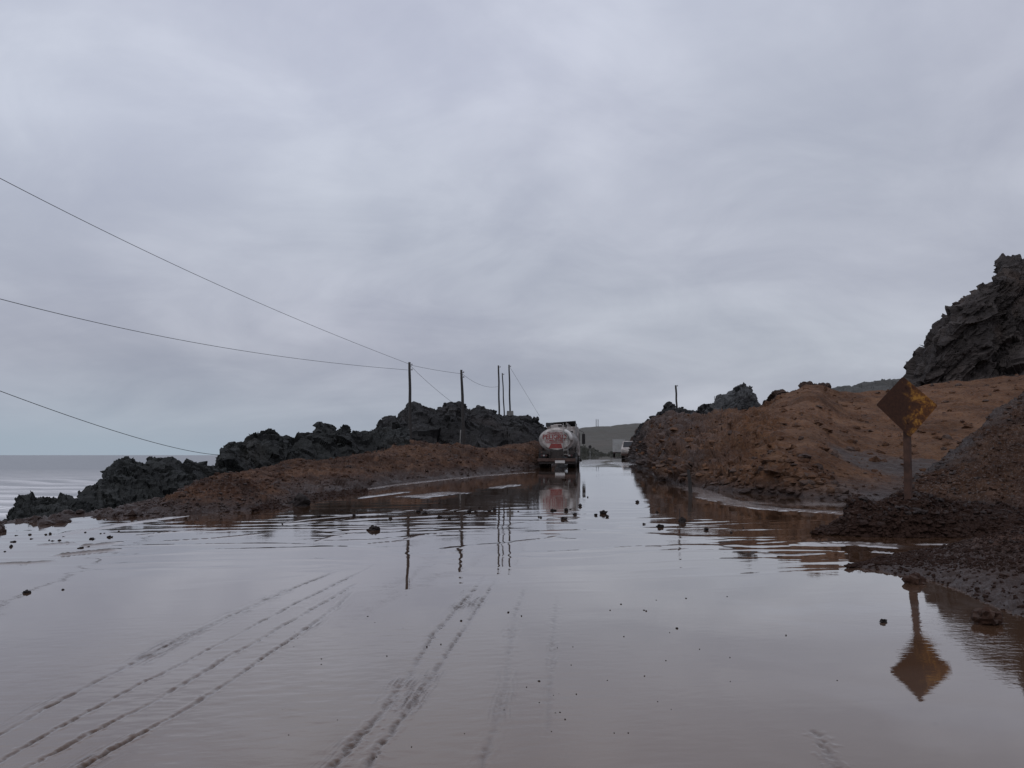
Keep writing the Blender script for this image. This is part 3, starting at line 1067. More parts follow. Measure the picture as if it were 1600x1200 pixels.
crest_rock('boulder', [(1108, 650, 60), (1116, 632, 60), (1124, 622, 60), (1138, 612, 60), (1152, 604, 60), (1164, 602, 60), (1172, 603, 60), (1180, 618, 60), (1186, 632, 60), (1190, 650, 60)], 2.2, 660, 170, 110, ROCK_G, 1.3, .28, 43,
           'large pale grey boulder sitting on the crest of the right bank')
crest_rock('crag', [(992, 690, 82), (996, 674, 80), (1001, 662, 79), (1010, 656, 77), (1024, 651, 74), (1036, 644, 71), (1041, 633, 69), (1047, 629, 68), (1056, 634, 67), (1066, 641, 66), (1078, 645, 66), (1092, 640, 64), (1100, 634, 63), (1112, 634, 62), (1122, 642, 61), (1136, 650, 60)], 3.6, 684, 300, 120, ROCK_H, 1.2, .25, 53,
           'dark craggy rock rim at the left end of the right bank crest')
crest_rock('crag', [(1186, 640, 53), (1196, 626, 52), (1210, 618, 51), (1222, 610, 50.5), (1232, 616, 50), (1244, 610, 49.5), (1256, 600, 49), (1270, 597, 49), (1284, 597, 49), (1294, 606, 49), (1304, 616, 49)], 1.3, 628, 230, 80,
           m_rock('red_brown_rock', [(.02, .013, .011), (.048, .030, .023), (.088, .056, .042), (.04, .035, .032)], (1, 1, 1.6), (R(20), R(20), 0), .8, .08), .8, .2, 63,
           'reddish broken rocks on the bank crest right of the pale boulder')

# cliff at the right
cl = [(1404, 614, 57), (1412, 602, 57), (1416, 582, 57), (1426, 556, 57), (1434, 545, 57.3), (1440, 528, 57.6), (1450, 512, 58), (1456, 503, 58), (1474, 494, 58.5), (1482, 484, 58.5), (1490, 468, 59), (1504, 466, 59), (1516, 460, 59), (1524, 442, 59.5), (1534, 437, 59.5), (1546, 430, 60), (1554, 420, 60), (1556, 408, 60), (1566, 401, 60), (1576, 395, 60), (1592, 394, 60), (1610, 396, 60), (1660, 372, 60), (1740, 330, 60), (1860, 300, 60), (2050, 330, 58), (2200, 420, 56)]
S = []
for i, (u, v, Y) in enumerate(cl):
    u, v = u + (10 if u < 1560 else 4), v + 9
    zc = H + elev(v) * Y
    zb = 4.5
    t = min(1, max(0, (u - 1404) / 200))
    dt = 3 + 7 * t
    vr = np.interp(u, [1404, 1435, 1480, 1520, 1560, 1700], [640, 600, 535, 472, 440, 420])
    zr_ = min(H + elev(vr) * 53.5, zc - .25)
    zr_ = max(zr_, zb - .6)
    yr = 53.0 if u < 1520 else 53.0 + (u - 1520) * .02
    S.append(st(u, ('z', zb - 1.8, min(Y - dt - 1, yr - 1.5)), ('z', zb - .9 + (zr_ - zb + .6) * .5, min(Y - dt * .8, yr - .6)), ('z', zr_, yr), ('z', zr_ + (zc - zr_) * .75, yr + (Y - yr) * .6), (v, Y), ('z', zc - .8, Y + 4), ('z', zc * .5, Y + 16), ('z', 0, Y + 34)))
o, CG = rock_loft('cliff', S, 560, 360, ROCK_C, 2.6, .55, (1, 1, 2.8), (R(12), R(-40), 0), 73, 2)
tag(o, 'dark layered rock cliff rising at the right edge of the photo', None, None, 'structure')

# right nearer gravel slope
sl = [(1405, 775, 19, 772, 19.5), (1425, 775, 17.5, 752, 20), (1450, 780, 16.5, 733, 21), (1480, 783, 16, 708, 22), (1515, 785, 15.5, 682, 23), (1550, 785, 15, 652, 24), (1580, 785, 15, 628, 25), (1605, 785, 14.8, 608, 25.5), (1700, 785, 14.2, 540, 26), (1900, 790, 13, 440, 26), (2200, 800, 12, 380, 24)]
sts = []
for u, vt, Yt, vc, Yc in sl:
    zc = H + elev(vc) * Yc
    zt = min(.25, zc - .2)
    sts.append(st(u, ('z', zt - .25, Yt), ('z', zt + (zc - zt) * .40, Yt + (Yc - Yt) * .45), (vc, Yc), ('z', zc - .25, Yc + 1.0), ('z', min(zc - 1.5, .6), Yc + 5)))


def grey_slope(P):
    # grey gravel spread over the upper left edge of the slope
    j = (np.arange(len(P)) % 240) / 240.0
    i = (np.arange(len(P)) // 240) / 520.0
    return np.clip(1.0 - np.abs(j - .60) * 5 + fbm(P * .9, 4, 91) * 1.1, 0, .8) * np.clip(1.5 - i * 3.2, 0.05, 1)


o, GS = earth_loft('gravel_slope', sts, 520, 240, EARTH_G, earth_disp(.14, .09, .045, .9, 27, .03), .45, grey_slope, 2)
tag(o, 'dark brown gravelly slope rising behind the rusty sign at right', None, None, 'structure')

# heap around the sign
hp = [(1272, 836, 834, 13.1), (1290, 837, 829, 13.3), (1308, 838, 822, 13.5), (1322, 839, 808, 13.6), (1329, 839, 788, 13.6), (1336, 839, 777, 13.6), (1350, 839, 784, 13.6), (1372, 840, 789, 13.6), (1392, 840, 781, 13.5), (1420, 841, 775, 13.4), (1446, 841, 774, 13.5), (1470, 841, 786, 13.8), (1500, 842, 788, 14.2), (1550, 842, 792, 14.4), (1600, 843, 797, 14.2), (1700, 846, 780, 14), (1900, 850, 760, 13), (2200, 870, 760, 12)]
sts = []
for u, vt, vc, Yc in hp:
    Yt = G(vt)
    zc = H + elev(vc) * Yc
    sts.append(st(u, (vt, 'g'), ('z', zc * .60, Yt + (Yc - Yt) * .40), (vc, Yc), ('z', zc - .05, Yc + .5), ('z', min(.15, zc - .1), Yc + 1.6), ('z', -.15, Yc + 2.4)))
o, HP = earth_loft('mud_heap', sts, 620, 170, MUD, earth_disp(.05, .055, .03, .45, 47), .55, None, 1)
tag(o, 'dark lumpy mud heap around the foot of the rusty sign', 'mud heap')

# nearest heap at the right edge
nh = [(1325, 887, 886, 9.35), (1340, 889, 882, 9.6), (1370, 897, 875, 9.9), (1400, 906, 869, 10.1), (1430, 913, 865, 10.3), (1460, 922, 860, 10.4), (1500, 940, 850, 10.5), (1540, 963, 840, 10.4), (1575, 985, 832, 10.3), (1600, 1001, 827, 10.2), (1680, 1060, 805, 10), (1850, 1200, 770, 9.5), (2100, 1500, 720, 9)]
sts = []
for u, vt, vc, Yc in nh:
    Yt = G(vt)
    zc = H + elev(vc) * Yc
    sts.append(st(u, (vt, 'g'), ('z', .03 + zc * .22, Yt + (Yc - Yt) * .35), ('z', .03 + zc * .62, Yt + (Yc - Yt) * .70), (vc, Yc), ('z', zc - .06, Yc + .35), ('z', -.15, Yc + 1.4)))
o, NH = earth_loft('mud_heap', sts, 620, 260, MUD_N, earth_disp(.035, .03, .014, .35, 57), .30, None, 1)
tag(o, 'nearest spread of wet clods and mud at the right edge', 'mud heap')

# ------------------------------------------------------------------ far hills
S = []
for u, v in [(640, 700), (760, 690), (860, 684), (896, 676), (904, 669), (915, 666), (940, 664), (970, 662), (1000, 660), (1060, 652), (1150, 645), (1300, 650), (1500, 650)]:
    zc = H + elev(v) * 420
    S.append(st(u, ('z', -1.0, 300), ('z', 2.0, 320), ('z', zc * .82, 385), (v, 420), ('z', zc + .5, 700), ('z', -2, 1300)))
Gd = smooth_rows(loft(S, 400, 220), 14)
P = Gd.reshape(-1, 3)
qq = P * np.array([1, .15, .2])
P = P + grid_normals(Gd).reshape(-1, 3) * (1.6 * fbm(qq / 40, 4, 81) - 1.4 * np.clip(ridged(qq / 22, 3, 83), 0, 1))[:, None]
o = mesh_np('hill', P, grid_faces(400, 220), HILLFAR, True)
tag(o, 'grey green terrace hill, coloured pale for haze, at the far end of the road', None, None, 'structure')
S = []
for u, v in [(1180, 640), (1240, 625), (1290, 610), (1310, 604), (1335, 599), (1370, 595), (1400, 592), (1430, 588), (1500, 580), (1700, 560)]:
    zc = H + elev(v) * 190
    S.append(st(u, ('z', 2, 130), ('z', zc * .7, 165), (v, 190), ('z', zc - 2, 230), ('z', -2, 400)))
o, g = rock_loft('ridge', S, 300, 60, m_rock('grey_green_ridge', [(.036, .037, .035), (.062, .062, .057), (.088, .086, .08), (.07, .062, .054)], (1, 1, 1), (0, 0, 0), .12, .4), 8, .9, (1, 1, 1.5), (0, 0, 0), 87, 2)
tag(o, 'grey green ridge showing above the right bank left of the cliff', None, None, 'structure')
S = []
for u, v in [(895, 713), (900, 703), (908, 699), (918, 701), (926, 703), (936, 708), (948, 710), (958, 708), (975, 704), (1000, 700)]:
    Y = 175
    zc = H + elev(v) * Y
    S.append(st(u, ('z', .9, Y - 14), ('z', 1.0 + (zc - 1) * .7, Y - 5), (v, Y), ('z', zc - .5, Y + 8), ('z', 0, Y + 20)))
o, g = rock_loft('scrub_bank', S, 160, 40, SCRUB, 1.6, .55, (1, 1, 1), (0, 0, 0), 89, 1)
tag(o, 'low dark scrubby rise beside the far bend of the road', None, None, 'structure')

# ------------------------------------------------------------------ loose clods (too many to count)
p = pick(NH, 9000, 1, (0, .62), (.30, .85), .0)
s = .010 + .024 * rng.rand(len(p)) ** 2.5
clods('mud_clods', p, s, MUD, 'loose wet clods covering the nearest mud heap', 1, .75)
p = pick(NH, 900, 2, (0, .62), (.02, .4), -.01)
clods('mud_clods', p, .012 + .02 * rng.rand(len(p)) ** 2, MUD, 'sparse wet clods along the edge of the nearest mud', 2)
p = pick(HP, 6000, 3, (0, .75), (.03, .7), .0)
clods('mud_clods', p, .018 + .055 * rng.rand(len(p)) ** 2.5, MUD, 'loose dark clods on the heap under the sign', 3)
p = pick(GS, 3200, 4, (0, .7), (.02, .75))
clods('gravel', p, .02 + .075 * rng.rand(len(p)) ** 3, EARTH_G, 'stones scattered over the gravelly slope behind the sign', 4)
p = pick(RB, 9000, 5, (0.02, .8), (.01, .62))
p = p[(rng.rand(len(p)) > .8) | (p[:, 0] < 10)]
clods('gravel', p, .03 + .20 * rng.rand(len(p)) ** 4, EARTH_R, 'clods and stones strewn over the right earth bank', 5)
p = pick(LB, 8000, 6, (0.1, 1), (.02, .62))
clods('gravel', p, .02 + .11 * rng.rand(len(p)) ** 4, EARTH_L, 'clods and stones strewn over the left earth bank', 6)
p = pick(MD, 1600, 7, (0.0, 1), (.02, .7))
clods('gravel', p, .02 + .05 * rng.rand(len(p)) ** 3, EARTH_L, 'clods strewn over the peaked earth mound', 7)
p = pick(SPT, 900, 8, (0.0, 1), (.02, .98), -.02)
clods('mud_clods', p, .02 + .05 * rng.rand(len(p)) ** 2, MUD, 'dark clods on the mud spit at left', 8)


# ------------------------------------------------------------------ single stones in the water
def stone_mesh(name, seed, sx, sy, sz, mat):
    import bmesh
    bm = bmesh.new()
    bmesh.ops.create_icosphere(bm, subdivisions=3, radius=1.0)
    co = np.array([v.co for v in bm.verts])
    d = 1 + .42 * facets(co * 1.1 + seed * 3.1, seed) + .12 * facets(co * 2.7 + seed, seed + 5)
    co = co * d[:, None]
    co = co * np.array([sx, sy, sz])
    for v, c in zip(bm.verts, co): v.co = c
    me = bpy.data.meshes.new(name)
    bm.to_mesh(me); bm.free()
    me.materials.append(mat)
    return me


def place_stone(me, u, v, w_px, label, group=None, name='stone', rz=0.0, sink=.15, mud=False):
    if mud:
        me = me.copy(); me.materials[0] = MUD_N
    g = ground(u, v)
    s = w_px * g.y / F / 2
    o = bpy.data.objects.new(name, me)
    COL.objects.link(o)
    o.scale = (s, s, s)
    o.rotation_euler = (0, 0, rz)
    o.location = (g.x, g.y + s * .3, g.z + s * sink)
    tag(o, label, 'stone', group)
    return o


sm = [stone_mesh('stone', 100 + i, 1.0, .75, .5 + .12 * (i % 3), STONE) for i in range(6)]
for (u, v, w, lab, k, sk) in [
        (584, 829, 17, 'dark flat stone alone in the water left of the middle pole reflections', 1, .2),
        (1032, 824, 11, 'dark stone in the water just left of a slightly larger one by the right bank', 0, .3),
        (1067, 817, 13, 'dark stone with a thin stick beside it in front of the right bank reflection', 2, .35),
        (41, 927, 11, 'small dark flat stone alone at the left edge of the photo', 1, .1),
        (1381, 973, 12, 'single rounded stone in the calm water left of the sign reflection', 3, .3),
        (1548, 976, 44, 'large muddy stone at the water edge of the nearest heap', 4, .3),
        (469, 791, 26, 'large dark boulder at the tip of the left mud spit', 2, .5),
        (1432, 912, 34, 'low flat muddy stone under the reflected sign post', 5, .05),
        (486, 726, 20, 'dark boulder half buried in the left earth bank', 5, .2),
        (98, 922, 4, 'tiny dark stone right of the small flat one at the left', 1, .2),
        (687, 809, 8, 'dark pebble at the left end of the pebble row', 0, .3),
        (881, 812, 9, 'dark pointed pebble below the tanker reflection', 3, .4),
        (943, 803, 10, 'little cluster of dark pebbles right of the tanker reflection', 4, .4)]:
    if v == 726:
        b = bpy.data.objects.new('boulder', sm[k]); COL.objects.link(b)
        q = node(u, v, 34.2)
        b.location = (q[0], q[1], q[2] - .05); b.scale = (.33, .33, .28)
        tag(b, lab, 'stone')
        continue
    place_stone(sm[k], u, v, w, lab, None, 'boulder' if w > 20 else 'stone', random.random() * 1.0, sk, 'muddy' in lab)

ro = random.Random(5)
spots = [(497, 808), (538, 804), (555, 800), (445, 817), (480, 819), (614, 807), (660, 801), (735, 803), (742, 806), (745, 798), (750, 796), (757, 797), (763, 799), (769, 798), (775, 797), (735, 805), (861, 798), (884, 799), (891, 797), (897, 802), (841, 812), (868, 799),
         (922, 783), (995, 785), (1009, 818), (1023, 803), (842, 809), (560, 806), (556, 808), (700, 806), (712, 800), (655, 803), (661, 799), (930, 806), (947, 807), (1100, 831), (1145, 829), (1160, 832), (905, 795), (790, 806), (812, 801), (829, 797)]
for i, (u, v) in enumerate(spots):
    place_stone(sm[i % 6], u + ro.uniform(-4, 4), v + ro.gauss(0, 3), ro.uniform(2.2, 7) , 'small dark pebble in the shallow stream across the road', 'pebbles in the stream across the road', 'pebble', ro.random() * 6, ro.uniform(.2, .5))
for i in range(56):
    if i < 32:
        u, v = ro.gauss(1030, 110), ro.uniform(930, 1150)
    else:
        u, v = ro.uniform(380, 900), ro.uniform(950, 1190)
    place_stone(sm[i % 6], u, v, ro.uniform(1.4, 2.8) * (1.5 if ro.random() < .12 else 1), 'tiny dark grit stone lying in the calm foreground slurry', 'grit stones in the foreground slurry', 'pebble', ro.random() * 6, .2)
for i in range(22):
    u = ro.uniform(0, 190)
    v = 830 + ro.random() ** 1.5 * 26 + (190 - u) * .04
    place_stone(sm[i % 6], u, v, ro.uniform(3, 7.5), 'dark muddy stone in the rows beside the left rocks', 'stones on the wet left shoulder', 'pebble', ro.random() * 6, .05)

# ------------------------------------------------------------------ poles and wires
WOOD = m_flat('weathered_dark_wood', (.030, .027, .025), .85, 0, .4, 9)
CONC = m_flat('weathered_concrete', (.17, .165, .155), .9, 0, .25, 5)
WIRE = m_flat('black_wire', (.016, .016, .018), .6, 0, .1, 3)
CERAM = m_flat('brown_ceramic', (.05, .03, .025), .4, 0, .1, 3)


def pole(u0, v0, u1, v1, Y, r0, r1, label, base_extra=.8, insul=2, base=None, mat=WOOD):
    a, b = Vector(node(u0, v0, Y)), Vector(node(u1, v1, Y))
    root = empty('utility_pole', a)
    tag(root, label, 'utility pole', 'power poles along the coast road')
    d = (b - a)
    m = MB()
    n = 9
    pts = [Vector((0, 0, -base_extra))] + [d * (i / n) + Vector((math.sin(i * 1.3) * .015, 0, 0)) for i in range(n + 1)]
    rr = [r0 * 1.03] + [r0 + (r1 - r0) * i / n for i in range(n + 1)]
    m.path(pts, rr, 12)
    m.build('post', mat, root, True)
    for k in range(insul):
        q = d * (1 - .035 - .06 * k)
        mm = MB()
        mm.tube(q + Vector((r1 * .4, 0, 0)), q + Vector((r1 + .10, 0, .02)), .018, .018, 6)
        mm.tube(q + Vector((r1 + .08, 0, -.02)), q + Vector((r1 + .08, 0, .10)), .035, .028, 8)
        mm.build('insulator', CERAM, root)
    if base:
        mm = MB()
        mm.box((0, 0, base[1] / 2 - .3), (base[0], base[0], base[1] + .6), None, .85)
        mm.build('base_block', CONC, root, False, .03)
    return root


pole(641, 695, 640, 566, 52, .125, .085, 'dark upright wooden pole on the left bank, leftmost of all the poles')
pole(725, 702, 721, 578, 56, .15, .085, 'dark wooden pole leaning left, second from the left on the bank')
pole(780, 650, 779, 571, 72, .085, .075, 'left one of the three thin poles on top of the dark hill', .8, 1)
pole(788, 652, 785, 583, 74, .065, .055, 'shortest thin pole, between two taller ones on the hill', .8, 1)
pole(797, 652, 795.5, 570, 73, .085, .070, 'right one of the three thin poles, standing on a small concrete block', .8, 1, (.75, .62))
pole(1057.5, 640, 1056, 602, 72, .09, .09, 'short thick pole behind the dark crag on the right bank', .8, 1)
pole(1117, 640, 1116.5, 619, 90, .03, .03, 'very thin stick-like post left of the pale boulder', .8, 0)
for u in (931.5, 934.5):
    pole(u, 666, u, 655, 330, .13, .12, 'left one of two tiny posts on the far hill top' if u < 933 else 'right one of two tiny posts on the far hill top', .3, 0)
# old stub beside the leaning pole
m = MB(); a = Vector(node(719, 700, 55.5)); m.path([a + Vector((0, 0, -.4)), a + Vector((0, 0, .6)), a + Vector((.03, 0, 1.35))], [.05, .045, .035], 8)
tag(m.build('stub_post', CONC, None, True), 'short grey stub beside the foot of the left-leaning pole', 'post')


def wire(a, b, sag, r, label, n=40):
    a, b = Vector(a), Vector(b)
    pts = []
    for i in range(n + 1):
        t = i / n
        p = a.lerp(b, t)
        p.z -= sag * 4 * t * (1 - t)
        pts.append(p)
    m = MB(); m.path(pts, r, 5)
    tag(m.build('overhead_wire', WIRE, None, True), label, 'wire', 'overhead wires on the left')


def wire3(ua, va, ya, um, vm, ym, ub, vb, yb, r, label):
    """wire through three sighted points (parabola)"""
    A, Mi, B = Vector(node(ua, va, ya)), Vector(node(um, vm, ym)), Vector(node(ub, vb, yb))
    pts = []
    for i in range(49):
        t = i / 48
        tm = (Mi.y - A.y) / (B.y - A.y) if abs(B.y - A.y) > 1 else .5
        la = (t - tm) * (t - 1) / ((0 - tm) * (0 - 1))
        lm = t * (t - 1) / (tm * (tm - 1))
        lb = t * (t - tm) / (1 - tm)
        pts.append(A * la + Mi * lm + B * lb)
    m = MB(); m.path(pts, r, 5)
    tag(m.build('overhead_wire', WIRE, None, True), label, 'wire', 'overhead wires on the left')


wire3(-60, 247, 20, 250, 403, 30, 640, 569, 52, .011, 'highest wire running from the upper left down to the first pole top')
wire3(-60, 451, 20, 250, 525, 30, 637, 578, 52, .011, 'middle wire sagging from the left edge to just below the first pole top')
wire3(-60, 588, 22, 150, 664, 26, 350, 711, 34, .011, 'lowest wire running from the left edge down behind the dark ridge')
wire3(640, 570, 52, 680, 578, 54, 721, 584, 56, .011, 'short wire between the first and the second pole')
wire3(641, 571, 52, 668, 597, 57, 712, 633, 64, .011, 'slanting wire dropping from the first pole to the hill top')
wire3(722, 584, 56, 750, 601, 63, 778, 604, 72, .011, 'faint drooping wire from the second pole towards the three thin poles')
wire3(797, 574, 73, 817, 607, 73.5, 843, 650, 74, .011, 'faint wire slanting down from the right thin pole to the hill')

# ------------------------------------------------------------------ rusty sign
RUST = Mat('rusty_sign_face')
n1 = RUST.noise(5.5, 8, .65, .6)
n2 = RUST.noise(22, 6, .7, .2)
f = RUST.math('ADD', RUST.math('MULTIPLY', n1, .6), RUST.math('MULTIPLY', n2, .4))
c = RUST.ramp(f, [(.36, (.050, .019, .008)), (.47, (.105, .040, .013)), (.52, (.20, .080, .016)), (.58, (.36, .175, .030))])
tcn = nd(RUST.T, 'ShaderNodeTexCoord')
sp = nd(RUST.T, 'ShaderNodeSeparateXYZ')
RUST.L(tcn.outputs['Object'], sp.inputs[0])
edge = RUST.ramp(RUST.math('ADD', RUST.math('MULTIPLY', sp.outputs[0], 1.1), RUST.math('ADD', RUST.math('MULTIPLY', n1, .9), -.42)), [(.0, 1.0), (.30, 0.0)])
c = RUST.mix(edge, c, RUST.ramp(n2, [(.3, (.030, .012, .007)), (.7, (.062, .025, .012))]))
RUST.set(c, .75, RUST.bump(n2, .004), spec=.3)
POSTM = m_flat('muddy_rusted_post', (.060, .028, .017), .8, 0, .45, 7)
Ys = 13.35
sb = Vector(node(1419.5, 782, Ys))
root = empty('road_sign', sb)
tag(root, 'rusty diamond shaped road sign on a thick post in the mud heap', 'road sign')
C0 = Vector(node(1417.5, 634.5, Ys - .09)) - sb
half = 48.5 * Ys / F
T_, B_, L_, R_ = (-4.5, 46.5), (2, -48.5), (-48.5, 2), (48.5, 1)
pl = MB()
vs = []
px = Ys / F
corner = [T_, R_, B_, L_]
poly = []
for i in range(4):
    c0, cn, cp_ = Vector(corner[i]), Vector(corner[(i + 1) % 4]), Vector(corner[i - 1])
    for k in range(5):
        t = k / 4
        a_ = c0.lerp(cp_, .05); b_ = c0.lerp(cn, .05)
        poly.append((a_.lerp(c0, t)).lerp(c0.lerp(b_, t), t))
n = len(poly)
for y in (0, .006):
    for q in poly: vs.append((q.x * px, y + .012 * math.sin(q.x * .05), q.y * px))
pl.add(vs, [tuple(range(n - 1, -1, -1))[::-1], tuple(range(n, 2 * n))[::-1]] + [(i, n + i, n + (i + 1) % n, (i + 1) % n) for i in range(n)])
plate = pl.build('sign_plate', RUST.m, root)
plate.location = C0
m = MB()
topp = Vector(node(1416.0, 612, Ys)) - sb
m.path([Vector((.01, 0, -.7)), Vector((0, 0, 0)), topp * .5 + Vector((.0, 0, 0)), topp], [.082, .08, .076, .072], 4)
ps = m.build('post', POSTM, root, False, .006)
for dz in (.34, -.30):
    m = MB(); q = C0 + Vector((.0, -.006, dz)); m.tube(q, q + Vector((0, -.012, 0)), .016, .014, 6)
    m.build('bolt', RUST.m, root)
    m = MB(); q = C0 + Vector((0, .03, dz)); m.box(q, (.34, .03, .04)); m.build('bracket', POSTM, root)

# marker stick in the right water and thin stick by the stone
m = MB(); a = Vector(node(1079, 768, 25)); a.z = float(zr(25)) - .2
m.path([a, a + Vector((-.01, 0, .5)), a + Vector((-.06, 0, .95))], [.07, .065, .05], 7)
tag(m.build('marker_stake', WOOD, None), 'dark stub of a post standing in the water at the right bank', 'post')
m = MB(); g = ground(1063, 818); m.path([g + Vector((0, 0, -.05)), g + Vector((-.005, .02, .12)), g + Vector((-.01, .0, .30))], [.009, .008, .006], 5)
tag(m.build('stick', WOOD, None), 'thin upright stick beside the stone in front of the right bank', 'stick')

# ------------------------------------------------------------------ vehicles
WHITE = m_flat('dirty_white_paint', (.44, .41, .385), .5, 0, .22, 3.2, .75)
WHITE2 = m_flat('clean_white_paint', (.62, .62, .60), .35, 0, .06, 2, .25)
GREYP = m_flat('grey_white_paint', (.30, .31, .30), .6, 0, .06, 2, .25)  # base colour greyer and darker than the other whites
BLACK = m_flat('black_rubber', (.014, .013, .013), .7, 0, .3, 8)
CHAS = m_flat('muddy_black_steel', (.028, .021, .018), .65, 0, .4, 5)
MUDDY = m_flat('mud_caked_bumper', (.075, .045, .036), .8, 0, .35, 5)
RED = m_flat('red_paint', (.24, .035, .032), .6, 0, .2, 6, .35)
REDL = m_flat('red_lamp_lens', (.06, .010, .009), .25, 0, .1, 6)
STEEL = m_flat('galvanised_steel', (.35, .35, .34), .4, .6, .2, 8, .3)
GLASS = m_flat('dark_glass', (.012, .014, .016), .08, 0, .1, 5)


def text(body, size, loc, mat, parent, name='lettering', sxx=1.0):
    c = bpy.data.curves.new(name, 'FONT')
    c.body = body
    c.size = size
    c.extrude = .003
    c.offset = size * .022
    c.align_x = 'CENTER'
    c.align_y = 'CENTER'
    c.materials.append(mat)
    t_ = bpy.data.objects.new('tmp', c)
    COL.objects.link(t_)
    bpy.context.view_layer.update()
    me = bpy.data.meshes.new_from_object(t_.evaluated_get(bpy.context.evaluated_depsgraph_get()))
    bpy.data.objects.remove(t_)
    me.name = name
    o = bpy.data.objects.new(name, me)
    COL.objects.link(o)
    o.parent = parent
    o.location = loc
    o.rotation_euler = (R(90), 0, 0)
    o.scale = (sxx, 1, 1)
    return o


def wheel(parent, x, y, r, w, rim=STEEL):
    m = MB(); prof = [(-w / 2, .93), (-w / 2 + .03, 1.0), (w / 2 - .03, 1.0), (w / 2, .93)]
    vs, fs, n = [], [], 24
    for yy, s in prof:
        for i in range(n):
            t = 2 * math.pi * i / n
            vs.append((yy, r * s * math.cos(t), r * s * math.sin(t)))
    for j in range(3):
        for i in range(n): fs.append((j * n + i, j * n + (i + 1) % n, (j + 1) * n + (i + 1) % n, (j + 1) * n + i))
    fs += [tuple(range(n)), tuple(range(3 * n, 4 * n))]
    m.add(vs, fs)
    o = m.build('wheel', BLACK, parent, True)
    o.location = (x, y, r)
    mm = MB(); sgn = 1 if x > 0 else -1
    mm.tube((sgn * (w / 2 - .02), 0, 0), (sgn * (w / 2 + .015), 0, 0), r * .52, r * .40, 16)
    mm.build('rim', rim, o)
    return o


